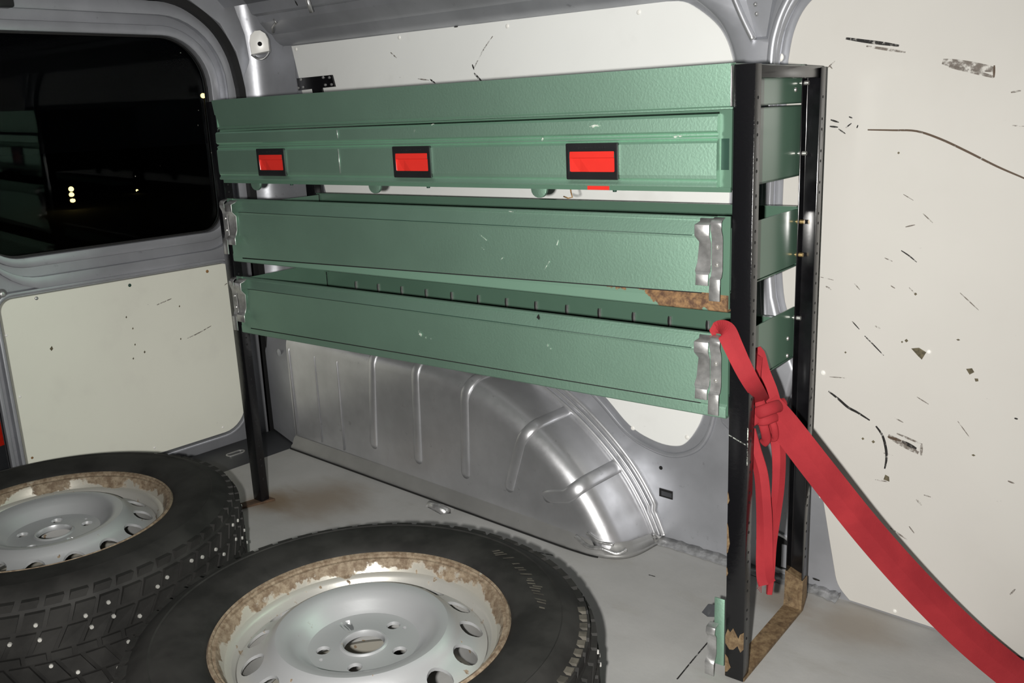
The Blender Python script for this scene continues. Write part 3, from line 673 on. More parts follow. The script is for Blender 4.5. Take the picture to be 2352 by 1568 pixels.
fr = post(xr, 0.0, 1, floorz(1.2) + 0.001, ZT - 0.003, True, 'black_worn')
fl_p = post(-0.034, 0.0, 1, floorz(0) + 0.001, ZT - 0.003, True, 'black_worn')
rr = post(xr, D + 0.022, -1, floorz(1.2) + 0.03, ZT - 0.006, True)
rl = post(-0.034, D + 0.022, -1, 0.345, ZT + 0.0, True)
# white paint scrawl on the near post
mk('paint_line', [(xr + 0.0005, -0.0004, 0.404), (xr + 0.029, -0.0004, 0.393), (xr + 0.029, -0.0004, 0.391), (xr + 0.0005, -0.0004, 0.402)], [(0, 1, 2, 3)], 'scuff_white', fr)
mk('paint_line', [(xr + 0.0300, -0.0006, 0.42), (xr + 0.0318, -0.0004, 0.42), (xr + 0.0316, -0.0004, 0.36), (xr + 0.0302, -0.0006, 0.36)], [(0, 1, 2, 3)], 'scuff_white', fr)
# rust blister near the foot of the near post
rb = [(0.0, 0.062), (0.004, 0.075), (0.008, 0.070), (0.013, 0.079), (0.019, 0.069), (0.022, 0.063), (0.025, 0.072), (0.031, 0.077), (0.031, 0.047), (0.026, 0.040), (0.021, 0.050), (0.014, 0.041), (0.007, 0.039), (0.0, 0.049)]
plate('rust_patch', [(xr + a, b) for a, b in rb], 1, -0.0006, 0.0004, 'rust_bar', fr)
for zc, h_, w_ in ((0.300, 0.010, 0.0035), (0.232, 0.026, 0.0050), (0.175, 0.008, 0.003), (0.012, 0.016, 0.010)):
    plate('rust_patch', [(xr + 0.0002, zc + h_), (xr + w_ * 0.5, zc + h_ * 0.7), (xr + w_ * 0.7, zc + h_ * 0.1), (xr + w_, zc - h_ * 0.3), (xr + w_ * 0.4, zc - h_ * 0.9), (xr + 0.0002, zc - h_)], 1, -0.0006, 0.0004, 'rust_bar', fr)
# foot bar and top bar at the right end, top bar at the left end
f0 = floorz(1.21)
foot = mk('foot_bar', [(xr - 0.001, 0.002, f0 + 0.001), (xr + 0.032, 0.002, f0 + 0.001), (xr + 0.032, D + 0.006, f0 + 0.001), (xr - 0.001, D + 0.006, f0 + 0.001),
                       (xr - 0.001, 0.002, f0 + 0.007), (xr + 0.032, 0.002, f0 + 0.007), (xr + 0.032, D - 0.004, f0 + 0.007), (xr - 0.001, D - 0.004, f0 + 0.007),
                       (xr + 0.032, D + 0.023, f0 + 0.022), (xr - 0.001, D + 0.023, f0 + 0.022), (xr + 0.032, D + 0.0225, f0 + 0.062), (xr - 0.001, D + 0.0225, f0 + 0.075),
                       (xr + 0.032, D + 0.0, f0 + 0.062), (xr - 0.001, D + 0.0, f0 + 0.075), (xr + 0.032, D - 0.001, f0 + 0.024), (xr - 0.001, D - 0.001, f0 + 0.024)],
          [(0, 1, 2, 3), (4, 7, 6, 5), (0, 4, 5, 1), (1, 5, 6, 2), (0, 3, 7, 4), (2, 6, 14, 8), (3, 9, 15, 7), (3, 2, 8, 9), (7, 15, 14, 6), (8, 14, 12, 10), (9, 11, 13, 15), (9, 8, 10, 11), (15, 13, 12, 14), (10, 12, 13, 11)], 'rust_bar', rack)
box('top_bar', (xr + 0.002, 0.010, ZT - 0.022), (xr + 0.029, D + 0.012, ZT - 0.0045), 'black', rack, bevel=0.002)
box('top_bar', (-0.032, 0.010, ZT - 0.022), (-0.005, D + 0.012, ZT - 0.0045), 'black', rack, bevel=0.002)
sf = lp_(556, 1166, 2, 0.0)
mk('foot_stub', [(-0.034, 0.0, 0.0005), (-0.003, 0.0, 0.0005), (-0.003 + 0.012, 0.03, 0.0005), (-0.034 + 0.012, 0.03, 0.0005), (-0.050, -0.052, 0.0005), (-0.026, -0.060, 0.0005)] + [(-0.034, 0.0, 0.006), (-0.003, 0.0, 0.006), (-0.003 + 0.012, 0.03, 0.006), (-0.034 + 0.012, 0.03, 0.006), (-0.050, -0.052, 0.005), (-0.026, -0.060, 0.005)],
   [(3, 2, 1, 0), (0, 1, 5, 4), (6, 7, 8, 9), (6, 10, 11, 7), (4, 5, 11, 10), (0, 4, 10, 6), (1, 7, 11, 5), (3, 0, 6, 9), (1, 2, 8, 7), (2, 3, 9, 8)], 'rust_dark', rack)
# bolts through the posts
for z, mt in ((0.915, 'bolt'), (0.805, 'bolt'), (0.694, 'brass'), (0.639, 'brass'), (0.531, 'bolt')):
    cyl('bolt', (L - 0.001, D + 0.008, z), (1, 0, 0), 0.0036, 0.013, mt, rack, 8)
for z in (0.905, 0.50, 0.47): cyl('screw', (L - 0.0005, D - 0.018, z), (1, 0, 0), 0.004, 0.0025, 'bolt', rack, 10, 0.003)

# --- upper tray: high front board folded at the top, open above
ut = mk('top_tray', [], [], 'green', rack)
def tray_mesh(nm, x0, x1, y0, y1, z0, zf, zb, ze, mat, parent, lean=0.0, t=0.002, lip=0.012):
    lst = [((x0, y0, z0), (x1, y1, z0 + t)), ((x0, y1 - t, z0), (x1, y1, zb)), ((x0, y0, z0), (x0 + t, y1, ze)), ((x1 - t, y0, z0), (x1, y1, ze))]
    if zf: lst.append(((x0, y0, z0), (x1, y0 + t, zf)))
    if lip: lst.append(((x0, y1 - lip, zb - t), (x1, y1, zb)))
    return boxes(nm, lst, mat, parent)
bpy.data.objects.remove(ut)
ut = tray_mesh('top_tray', -0.003, L, 0.001, 0.275, 0.884, 0.0, ZT, ZT - 0.001, 'green_smooth', rack)
mk('front_board', [(-0.006, 0.004, 0.8815), (L, 0.004, 0.8815), (L, -0.004, ZT - 0.001), (-0.006, -0.004, ZT - 0.001), (-0.006, 0.007, 0.8815), (L, 0.007, 0.8815), (L, 0.012, ZT), (-0.006, 0.012, ZT), (-0.006, 0.012, ZT - 0.003), (L, 0.012, ZT - 0.003)],
   [(0, 1, 2, 3), (3, 2, 6, 7), (0, 4, 5, 1), (7, 6, 9, 8), (8, 9, 5, 4), (1, 5, 9, 6, 2), (0, 3, 7, 8, 4)], 'green', ut)
box('corner_seam', (L - 0.0002, -0.0042, 0.885), (L + 0.0014, 0.004, ZT - 0.004), 'galv', ut, bevel=0.0008)
# --- drawer cabinet below it
cab = boxes('cabinet_body', [((-0.003, 0.006, 0.769), (L, 0.275, 0.772)), ((-0.003, 0.272, 0.769), (L, 0.275, 0.881)), ((-0.003, 0.006, 0.769), (-0.001, 0.275, 0.881)), ((L - 0.002, 0.004, 0.769), (L, 0.275, 0.881)), ((-0.003, 0.006, 0.8785), (L, 0.275, 0.881)),
                              ((1.174, 0.003, 0.767), (L, 0.006, 0.881)), ((-0.006, 0.001, 0.7665), (L, 0.006, 0.7735))], 'green_smooth', rack)
box('end_slot', (1.1775, 0.0022, 0.798), (1.1895, 0.0035, 0.8415), 'green_dark', cab)
box('red_label', (0.952, 0.0002, 0.7668), (0.992, 0.0012, 0.7728), 'plastic_red', cab)
for x in (0.088, 0.455, 0.845):
    o_ = [(x - 0.017, 0.769)] + [(x + 0.016 * math.cos(math.radians(180 + a)) * 1.0, 0.764 + 0.014 * math.sin(math.radians(180 + a))) for a in range(0, 181, 20)] + [(x + 0.017, 0.769)]
    plate('runner_tab', o_, 1, 0.016, 0.022, 'green', cab, bevel=0.001)
    plate('runner_tab', o_, 1, 0.235, 0.247, 'green_dark', cab)
for x in (0.215, 0.60, 0.995): cyl('runner_pin', (x, 0.012, 0.769), (0, 0, -1), 0.004, 0.006, 'green_dark', cab, 10, 0.003)
o_ = [(1.186 + 0.012 * math.cos(math.radians(180 + a)), 0.764 + 0.016 * math.sin(math.radians(180 + a))) for a in range(0, 181, 20)]
tube('wire_hook', [(0.906, 0.02, 0.769), (0.910, 0.016, 0.760), (0.915, 0.012, 0.753), (0.908, 0.010, 0.7515), (0.898, 0.012, 0.754)], 0.0011, 'rust_screw', cab, n=6)

def drawer(x0, x1, dy=0.0):
    # front pressed with a rolled top, a groove and a curled foot; swept profile (y, z)
    pf = [(0.004, 0.8760), (-0.003, 0.8752), (-0.006, 0.8722), (-0.0068, 0.8530), (-0.0045, 0.8505), (-0.0018, 0.8490), (-0.0022, 0.8465), (-0.0052, 0.8445), (-0.0056, 0.8425), (-0.0034, 0.8405), (-0.0052, 0.8385), (-0.0075, 0.8360), (-0.0080, 0.7910), (-0.0070, 0.7862), (-0.0046, 0.7830), (-0.0060, 0.7800), (-0.0085, 0.7765), (-0.0080, 0.7745), (-0.004, 0.7738), (0.004, 0.7738)]
    pf = [(y + dy, z) for y, z in pf]
    n = len(pf); V = [(x0, y, z) for y, z in pf] + [(x1, y, z) for y, z in pf]
    F = [(i, (i + 1) % n, n + (i + 1) % n, n + i) for i in range(n)] + [tuple(range(n)), tuple(range(2 * n - 1, n - 1, -1))]
    d = mk('drawer_front', V, F, 'green', rack); return d
def handle(dr, x0, x1, yf):
    z0, z1 = 0.7835, 0.8392; rx0, rx1, rz0, rz1 = x0 + 0.0075, x1 - 0.0065, 0.7955, 0.8265
    ring_plate('handle_frame', rrect(x0, x1, z0, z1, 0.002, 3), rrect(rx0, rx1, rz0, rz1, 0.002, 3), 1, yf - 0.0045, yf + 0.001, 'plastic_black', dr, bevel=0.0012)
    # red paddle: bar along the top, hollow finger well below
    w1 = rx0 + 0.017
    V = [(rx0, yf - 0.0040, rz1), (rx1, yf - 0.0040, rz1), (rx1, yf - 0.0050, rz1 - 0.0095), (rx0, yf - 0.0050, rz1 - 0.0095),
         (rx0 + 0.001, yf - 0.0010, rz1 - 0.0105), (w1, yf - 0.0010, rz1 - 0.0105), (rx1, yf - 0.0010, rz1 - 0.0105),
         (rx0 + 0.001, yf - 0.0030, rz0), (w1, yf - 0.0008, rz0), (rx1, yf - 0.0032, rz0), (w1 + 0.018, yf - 0.0010, rz1 - 0.0105), (w1 + 0.018, yf - 0.0030, rz0),
         (rx0, yf - 0.0042, rz0), (rx0, yf - 0.0046, rz1 - 0.0105)]
    F = [(0, 1, 2, 3), (3, 2, 6, 10, 5, 4), (4, 5, 8, 7), (5, 10, 11, 8), (10, 6, 9, 11), (3, 4, 7, 12, 13)]
    mk('red_paddle', V, F, 'plastic_red', dr, fixn=True)
    box('paddle_base', (rx0, yf - 0.0004 + 0.0012, rz0), (rx1, yf + 0.002, rz1), 'plastic_red', dr)
    cu = bpy.data.curves.new('lettering', 'FONT'); cu.body = 'SCOURIT-BOX'; cu.size = 0.0076; cu.extrude = 0.0003; cu.align_x = 'CENTER'
    to = bpy.data.objects.new('tmp', cu); COL.objects.link(to); bpy.context.view_layer.update()
    me = bpy.data.meshes.new_from_object(to.evaluated_get(bpy.context.evaluated_depsgraph_get())); bpy.data.objects.remove(to)
    for v in me.vertices: x, y, z = v.co; v.co = ((x0 + x1) / 2 + x * 1.08, yf - 0.0047 - z, 0.8300 + y)
    me.name = 'lettering'; link('embossed_lettering', me, 'plastic_black', dr)
for x0, x1, hx0, hx1, dy in ((-0.006, 0.3885, 0.1375, 0.2265, 0.0022), (0.3905, 0.7605, 0.5385, 0.6310, 0.0), (0.7612, 1.1755, 0.9215, 1.0165, -0.0008)):
    d_ = drawer(x0, x1, dy); handle(d_, hx0, hx1, -0.0080 + dy)
# paint chips on the drawers
for x, z, w_, h_ in ((0.975, 0.864, 0.011, 0.003), (1.115, 0.846, 0.008, 0.002), (0.245, 0.8755, 0.006, 0.0012), (0.64, 0.8755, 0.004, 0.0015), (0.595, 0.866, 0.002, 0.003), (0.875, 0.846, 0.002, 0.003)):
    plate('paint_chip', [(x - w_, z), (x - w_ * .3, z + h_ * .7), (x + w_ * .2, z + h_), (x + w_, z + h_ * .3), (x + w_ * .5, z - h_ * .3), (x + w_ * .1, z + h_ * .1), (x - w_ * .5, z - h_)], 1, -0.0093, -0.0088, 'scuff_white', cab)
tube('seam_edge', [(0.3895, -0.0084, 0.8365), (0.3895, -0.0084, 0.79)], 0.0009, 'galv', cab, n=6)
tube('seam_edge', [(0.3895, -0.0074, 0.872), (0.3895, -0.0070, 0.856)], 0.0009, 'galv', cab, n=6)

# --- two open trays with hinged front flaps
def tray(zt, zface, zgap, zg1, zrim, ztop_end, zb_end, zback, slots, rimmat):
    # zt flap top edge, zface bottom of the bevel, zgap bottom of flap, zrim bottom of the front rim
    t = 0.0018
    tr = boxes('tray', [((-0.001, 0.004, zb_end - 0.004), (L, 0.268, zb_end - 0.002)), ((-0.001, 0.266, zb_end - 0.004), (L, 0.268, zback)), ((-0.001, 0.256, zback - t), (L, 0.268, zback)),
                       ((L - t, 0.006, zb_end), (L, 0.262, ztop_end)), ((-0.001, 0.006, zb_end), (-0.001 + t, 0.262, ztop_end)),
                       ((L - 0.020, 0.002, zrim + 0.004), (L, 0.005, zt + 0.002)), ((-0.001, 0.002, zrim + 0.004), (0.019, 0.005, zt + 0.002))], 'green_smooth', rack)
    # folded front rim
    pf = [(0.006, zg1 + 0.004), (-0.0015, zrim + 0.0180), (-0.0025, zrim + 0.0165), (-0.0025, zrim + 0.002), (-0.0005, zrim), (0.012, zrim), (0.012, zrim + 0.002), (0.006, zrim + 0.003)]
    n = len(pf); V = [(0.004, y, z) for y, z in pf] + [(L - 0.001, y, z) for y, z in pf]
    mk('front_rim', V, [(i, (i + 1) % n, n + (i + 1) % n, n + i) for i in range(n)] + [tuple(range(n)), tuple(range(2 * n - 1, n - 1, -1))], rimmat, tr)
    # flap: bevelled head with mitred ends, flat face
    x0, x1 = 0.012, 1.1715; xa, xb = 0.050, 1.1375
    V = [(x0, 0.006, zt), (x1, 0.006, zt), (xb, -0.0075, zface), (xa, -0.0075, zface), (x0, -0.0068, zface - 0.004), (x1, -0.0068, zface - 0.004),
         (x0, -0.0062, zgap), (x1, -0.0062, zg1), (x0, 0.003, zt - 0.004), (x1, 0.003, zt - 0.004), (x0, -0.003, zgap), (x1, -0.003, zg1),
         (x0, 0.010, zt + 0.001), (x1, 0.010, zt + 0.001), (x0, 0.010, zt - 0.002), (x1, 0.010, zt - 0.002)]
    F = [(0, 1, 2, 3), (0, 3, 4), (1, 5, 2), (3, 2, 5, 4), (4, 5, 7, 6), (6, 7, 11, 10), (10, 11, 9, 8), (0, 12, 13, 1), (12, 14, 15, 13), (14, 8, 9, 15), (0, 4, 6, 10, 8, 14, 12), (1, 13, 15, 9, 11, 7, 5)]
    mk('front_flap', V, F, 'green', tr)
    tube('flap_crease', [(xa, -0.0078, zface), (xb, -0.0078, zface)], 0.0006, 'green_dark', tr, n=6)
    mk('mitre_edge', [(xb, -0.0088, zface - 0.001), (x1 - 0.002, 0.003, zt - 0.0005), (x1 - 0.002, 0.001, zt - 0.002), (xb + 0.001, -0.0088, zface - 0.002)], [(0, 1, 2, 3)], 'scuff_white', tr)
    tube('flap_gap_shade', [(x0 + 0.03, -0.0044, zgap - 0.0008), (x1 - 0.02, -0.0044, zg1 - 0.0008)], 0.0016, 'dark_hole', tr, n=6)  # closed joint; dark strip stands in for the shade below the flap
    # sprung latch clips: bent strips (y, z) at both ends
    h = zt - 0.005
    A = [(-0.0015, h + 0.004), (-0.009, h), (-0.0165, h - 0.004), (-0.017, h - 0.020), (-0.0105, h - 0.030), (-0.0100, h - 0.060), (-0.0125, h - 0.072), (-0.019, h - 0.076), (-0.0195, h - 0.092)]
    B = [(-0.003, h + 0.006), (-0.013, h + 0.003), (-0.0165, h - 0.001), (-0.0165, h - 0.010), (-0.0120, h - 0.020), (-0.0110, h - 0.026), (-0.0110, h - 0.070), (-0.0135, h - 0.079), (-0.0185, h - 0.082), (-0.0190, h - 0.114)]
    def strip(nm, x0, x1, pr, wob=0.0, jag=0):
        V = []; F = []; n = len(pr)
        for i, (y, z) in enumerate(pr):
            a = x0 + (wob * math.sin(i * 1.9) if jag < 0 else 0); b = x1 + (wob * math.sin(i * 1.9) if jag > 0 else 0)
            V += [(a, y, z), (b, y, z), (b, y + 0.0016, z - 0.0006), (a, y + 0.0016, z - 0.0006)]
        for i in range(n - 1):
            for k in range(4): F.append((4 * i + k, 4 * i + (k + 1) % 4, 4 * i + 4 + (k + 1) % 4, 4 * i + 4 + k))
        F += [(0, 1, 2, 3), (4 * n - 1, 4 * n - 2, 4 * n - 3, 4 * n - 4)]
        return mk(nm, V, F, 'galv', tr, bevel=0.0004, seg=1)
    for (a0, a1, b0, b1, jg) in ((1.1475, 1.1690, 1.1705, 1.1875, -1), (0.0135, 0.040, -0.005, 0.0115, 1)):
        strip('latch_clip', a0, a1, A, 0.003, jg); strip('latch_clip', b0, b1, B)
        for dz in (0.036, 0.062): cyl('clip_rivet', ((b0 + b1) / 2, -0.0108, h - dz), (0, -1, 0), 0.0036, 0.0012, 'bolt', tr, 12, 0.0028, 0.0012)
    if slots:
        sm = mk('wall_slot', [(0.0026 * math.cos(2 * math.pi * q / 10), 0.0, 0.0105 * math.sin(2 * math.pi * q / 10)) for q in range(10)], [tuple(range(10))], 'dark_hole', tr)
        tm = mk('slot_tongue', boxv((0, -0.003, -0.010), (0.0028, 0.0005, 0.010)), BOXF, 'galv', tr)
        for k in range(15):
            a, b = (sm, tm) if k == 0 else (sm.copy(), tm.copy())
            if k: COL.objects.link(a); COL.objects.link(b)
            a.location = (0.10 + k * 0.0775, 0.2657, zback - 0.030); b.location = (0.1035 + k * 0.0775, 0.2655, zback - 0.030)
    return tr
t2 = tray(0.7305, 0.7045, 0.6035, 0.6205, 0.5925, 0.7150, 0.6240, 0.7195, False, 'rim_rust')
t3 = tray(0.5560, 0.5340, 0.4440, 0.4495, 0.4280, 0.5500, 0.4650, 0.5285, True, 'green')
# scratches on the flaps
for pts in ([(1102, 538), (1118, 552)], [(1105, 567), (1112, 573)], [(1283, 550), (1279, 563)], [(1150, 597), (1156, 590)], [(1168, 485), (1185, 487)], [(1262, 600), (1250, 620)]):
    q = [lp_(a, b, 1, -0.0072) for a, b in pts]
    sweep('scratch', q, [(-0.0006, 0), (0.0006, 0), (0.0006, 0.0003), (-0.0006, 0.0003)], 'scuff_white', t2, smooth=False, up=(0, -1, 0))
for a, b, w_ in ((966, 768, .004), (962, 762, .002), (978, 776, .0015), (990, 778, .0015), (1258, 793, .002), (1265, 800, .0015), (1237, 729, .004)):
    c = lp_(a, b, 1, -0.0074); plate('paint_chip', [(c.x - w_, c.z), (c.x, c.z + w_ * 1.4), (c.x + w_ * .6, c.z - .2 * w_), (c.x + .2 * w_, c.z - w_)], 1, c.y - 0.0006, c.y + 0.0008, 'scuff_white' if b != 729 else 'scuff_black', t3)
# --- remains of a removed bottom tray on the near post
st = box('bracket_stub', (1.1745, 0.003, 0.002), (1.1925, 0.006, 0.122), 'green', rack, bevel=0.002)
V = []; F = []
pr = [(-0.003, 0.080), (-0.016, 0.078), (-0.018, 0.068), (-0.012, 0.060), (-0.011, 0.030), (-0.015, 0.022), (-0.020, 0.016), (-0.020, -0.006)]
for i, (y, z) in enumerate(pr): V += [(1.170, y, z), (1.1855, y, z), (1.1855, y + 0.0016, z), (1.170, y + 0.0016, z)]
for i in range(len(pr) - 1):
    for k in range(4): F.append((4 * i + k, 4 * i + (k + 1) % 4, 4 * i + 4 + (k + 1) % 4, 4 * i + 4 + k))
F += [(0, 1, 2, 3), (31, 30, 29, 28)]
mk('latch_clip', V, F, 'galv', st, bevel=0.0004, seg=1)
mk('bent_tab', [(1.156, -0.004, 0.092), (1.166, -0.002, 0.109), (1.176, 0.004, 0.108), (1.176, 0.004, 0.086), (1.164, 0.001, 0.084), (1.156, 0.000, 0.092), (1.166, 0.003, 0.107), (1.176, 0.008, 0.106), (1.176, 0.008, 0.084), (1.164, 0.004, 0.084)], [(0, 1, 2, 3, 4), (9, 8, 7, 6, 5), (0, 5, 6, 1), (1, 6, 7, 2), (2, 7, 8, 3), (3, 8, 9, 4), (4, 9, 5, 0)], 'sill', st)

# bracket that ties the far rear post to the side wall, let into a notch of the panel
bl = [onp(a, b, 1, YW - 0.004) for a, b in ((682, 180), (762, 172), (769, 199), (739, 202), (742, 214), (719, 214), (717, 204), (686, 208))]
wb = plate('wall_bracket', [(p.x, p.z) for p in bl], 1, YW - 0.005, YW + 0.001, 'black', None)
wb.parent = wall
for a, b in ((692, 183), (686, 202), (697, 200), (743, 178), (757, 178), (748, 195), (762, 194)):
    cyl('bracket_bolt', onp(a, b, 1, YW - 0.005), (0, -1, 0), 0.0038, 0.003, 'galv', wb, 8, 0.003)

# ------------------------------------------------------------------ red webbing strap tied round the near post
strap = empty('tie_strap', (0, 0, 0))
tag(strap, 'red webbing tie strap knotted to the rack post and stretched down to the floor', 'strap')
def ribbon(nm, pts, width, fold=0.0, up=None, twist=None, per=8, th=0.0016, taper=None):
    path = spline(pts, per); n = len(path); V = []; F = []
    for i, p in enumerate(path):
        t = (path[min(i + 1, n - 1)] - path[max(i - 1, 0)]).normalized()
        vd = (CAM - p).normalized() if up is None else Vector(up)
        vd = (vd - t * vd.dot(t)).normalized(); ud = t.cross(vd)
        s = i / (n - 1)
        if twist:
            a = math.radians(twist[0] + (twist[1] - twist[0]) * s); ud, vd = ud * math.cos(a) + vd * math.sin(a), vd * math.cos(a) - ud * math.sin(a)
        wv = width * ((taper[0] + (taper[1] - taper[0]) * s) if taper else 1.0)
        for (u, v) in ((-0.5, 0), (-0.25, 0.5), (0.0, 1.0), (0.25, 0.5), (0.5, 0)): V.append(p + ud * u * wv + vd * v * fold)
        for (u, v) in ((0.5, 0), (0.25, 0.5), (0.0, 1.0), (-0.25, 0.5), (-0.5, 0)): V.append(p + ud * u * wv + vd * (v * fold - th))
    for i in range(n - 1):
        for k in range(10): F.append((10 * i + k, 10 * i + (k + 1) % 10, 10 * i + 10 + (k + 1) % 10, 10 * i + 10 + k))
    F += [tuple(range(9, -1, -1)), tuple(10 * (n - 1) + k for k in range(10))]
    return mk(nm, V, F, 'web', strap, smooth=False)
def A(px, py, dz): return atz(px, py, dz)
def LW(x, y, z): return RM @ Vector((x, y, z))
# depth of the knot: beside the post flange, half way to the rear post
KN = LW(1.243, 0.075, 0.388); KD = (KN - CAM).dot(CF)
ZP = (LW(1.2, -0.01, 0.45) - CAM).dot(CF)
# loop: over the tray end, across the face of the post, down to the knot, and back behind the flange
def FP(px, py, y): return RM @ lp_(px, py, 1, y)
ribbon('strap_loop', [LW(1.176, 0.060, 0.500), LW(1.176, 0.030, 0.548), LW(1.1775, 0.006, 0.5615), FP(1668, 762, -0.010), FP(1684, 795, -0.011), FP(1704, 838, -0.010), FP(1722, 872, -0.007), FP(1738, 898, 0.012), A(1752, 922, KD - 0.010)], 0.031, 0.003, taper=(1.1, 0.72))
ribbon('strap_loop', [LW(1.217, 0.030, 0.47), A(1735, 812, KD + 0.004), A(1750, 855, KD - 0.002), A(1766, 895, KD - 0.006), A(1776, 930, KD - 0.006)], 0.025, 0.003)
# knot: crossed turns of the webbing, rounded where they are pulled tight
def turn(pts, w_, t_, up=None):
    sec = [(w_ * math.cos(2 * math.pi * q / 14), t_ * math.sin(2 * math.pi * q / 14)) for q in range(14)]
    path = spline(pts, 6); ups = [(CAM - p).normalized() for p in path]
    return sweep('knot_turn', path, sec, 'web', strap, up=ups)
turn([A(1728, 962, KD + 0.002), A(1738, 950, KD - 0.020), A(1758, 942, KD - 0.030), A(1780, 934, KD - 0.026), A(1794, 930, KD - 0.008), A(1790, 922, KD + 0.006)], 0.0095, 0.0038)
turn([A(1734, 900, KD - 0.002), A(1742, 918, KD - 0.018), A(1750, 938, KD - 0.022), A(1758, 962, KD - 0.014), A(1766, 985, KD)], 0.0085, 0.0040)
turn([A(1796, 952, KD - 0.004), A(1776, 958, KD - 0.022), A(1754, 966, KD - 0.024), A(1738, 962, KD - 0.014), A(1730, 946, KD)], 0.0078, 0.0036)
turn([A(1752, 950, KD - 0.016), A(1734, 958, KD - 0.020), A(1716, 972, KD - 0.018), A(1711, 994, KD - 0.012), A(1724, 1026, KD - 0.006)], 0.0110, 0.0032)
turn([A(1748, 960, KD - 0.016), A(1756, 985, KD - 0.018), A(1760, 1008, KD - 0.010), A(1752, 1018, KD)], 0.0072, 0.0032)
turn([A(1768, 955, KD - 0.014), A(1778, 980, KD - 0.018), A(1780, 1004, KD - 0.010), A(1770, 1006, KD)], 0.0055, 0.0030)
# hanging ends
ribbon('strap_tail', [A(1722, 985, KD - 0.008), A(1734, 1035, KD - 0.010), A(1748, 1090, KD - 0.008), A(1754, 1160, KD - 0.006), A(1756, 1230, KD - 0.004), A(1756, 1290, KD - 0.002), A(1758, 1325, KD), A(1762, 1340, KD)], 0.025, 0.006, twist=(-38, 16), taper=(0.8, 1.12))
ribbon('strap_tail', [A(1782, 985, KD + 0.002), A(1789, 1040, KD + 0.004), A(1788, 1110, KD + 0.006), A(1781, 1180, KD + 0.008), A(1773, 1250, KD + 0.006), A(1770, 1320, KD + 0.004), A(1766, 1364, KD + 0.004)], 0.021, 0.006, twist=(28, -25), taper=(1.15, 0.45))
for k in range(4): tube('frayed_thread', [A(1742 + k * 3, 1335, KD), A(1743 + k * 2, 1347, KD - 0.002), A(1739 + k * 3, 1352 + 3 * k, KD)], 0.0004, 'web', strap, n=5)
# long run to the floor
fe = onp(2580, 1715, 2, 0.004)
ribbon('strap_run', [A(1758, 928, KD - 0.006), A(1800, 975, KD - 0.012), A(1880, 1078, KD - 0.020), A(1990, 1216, KD - 0.012), A(2100, 1340, KD - 0.004), A(2210, 1450, KD), A(2310, 1535, KD - 0.002), A(2400, 1602, KD - 0.03), A(2480, 1655, KD - 0.075), fe], 0.052, 0.0105, per=10, taper=(0.86, 1.1))
cyl('floor_ring', (fe.x, fe.y, 0.0), (0, 0, 1), 0.028, 0.008, 'galv', strap, 18, 0.022)

# ------------------------------------------------------------------ two studded winter wheels lying on the floor
def wheel(loc, rotz, label):
    w_ = empty('wheel', loc, (0, 0, rotz)); tag(w_, label, 'wheel')
    return w_
W1 = wheel((0.872, -0.392, 0.0), 0.0, 'studded winter wheel lying on the floor between the other wheel and the near rack post')
# rim barrel
bar = [(0.2065, 0.2045), (0.2072, 0.2015), (0.2050, 0.1990), (0.2012, 0.1985), (0.1980, 0.1940), (0.1950, 0.1860), (0.1915, 0.1800), (0.1850, 0.1775), (0.1820, 0.1740), (0.1785, 0.1640), (0.1760, 0.1540), (0.1700, 0.1300), (0.1700, 0.0700), (0.1860, 0.0560), (0.1960, 0.0500), (0.2000, 0.0280), (0.2060, 0.0260),
       (0.2080, 0.0220), (0.2120, 0.0240), (0.2030, 0.0480), (0.1900, 0.0640), (0.1760, 0.0760), (0.1760, 0.1280), (0.1830, 0.1533), (0.1880, 0.1690), (0.1980, 0.1790), (0.2030, 0.1960), (0.2100, 0.1985), (0.2125, 0.2025), (0.2100, 0.2060)]
rim_ = revolve('rim', bar, 'wheel', W1, 112)
disc_top = [(0.0285, 0.1700), (0.0300, 0.1745), (0.0325, 0.1748), (0.0350, 0.1725), (0.0400, 0.1715), (0.0730, 0.1715), (0.0790, 0.1725), (0.0840, 0.1765), (0.0930, 0.1870), (0.1030, 0.1955), (0.1130, 0.1995), (0.1220, 0.2000), (0.1300, 0.1960), (0.1360, 0.1890), (0.1410, 0.1845), (0.1480, 0.1800), (0.1580, 0.1755), (0.1680, 0.1695), (0.1770, 0.1630)]
disc = disc_top + [(r, z - 0.005) for r, z in disc_top[::-1]]
dobj = revolve('disc', disc, 'wheel', W1, 112)
cutters = []
for k in range(5):
    a = math.radians(72 * k + 20); cutters.append(cyl('cutter', (0.0577 * math.cos(a), 0.0577 * math.sin(a), 0.155), (0, 0, 1), 0.0072, 0.0175, 'wheel', n=16, r2=0.0105))
for k in range(2):
    a = math.radians(180 * k + 76); cutters.append(cyl('cutter', (0.066 * math.cos(a), 0.066 * math.sin(a), 0.15), (0, 0, 1), 0.0035, 0.03, 'wheel', n=10))
for k in range(15):
    a = math.radians(24 * k + 1); u = Vector((math.cos(a), math.sin(a), 0)); t = Vector((-u.y, u.x, 0)); c = u * 0.1545
    V = []
    for zz in (0.10, 0.20):
        for q in range(20):
            b = 2 * math.pi * q / 20; V.append(c + t * 0.0190 * math.cos(b) + u * 0.0165 * math.sin(b) + Vector((0, 0, zz)))
    cutters.append(mk('cutter', V, [tuple(range(19, -1, -1)), tuple(range(20, 40))] + [(q, (q + 1) % 20, 20 + (q + 1) % 20, 20 + q) for q in range(20)], 'wheel'))
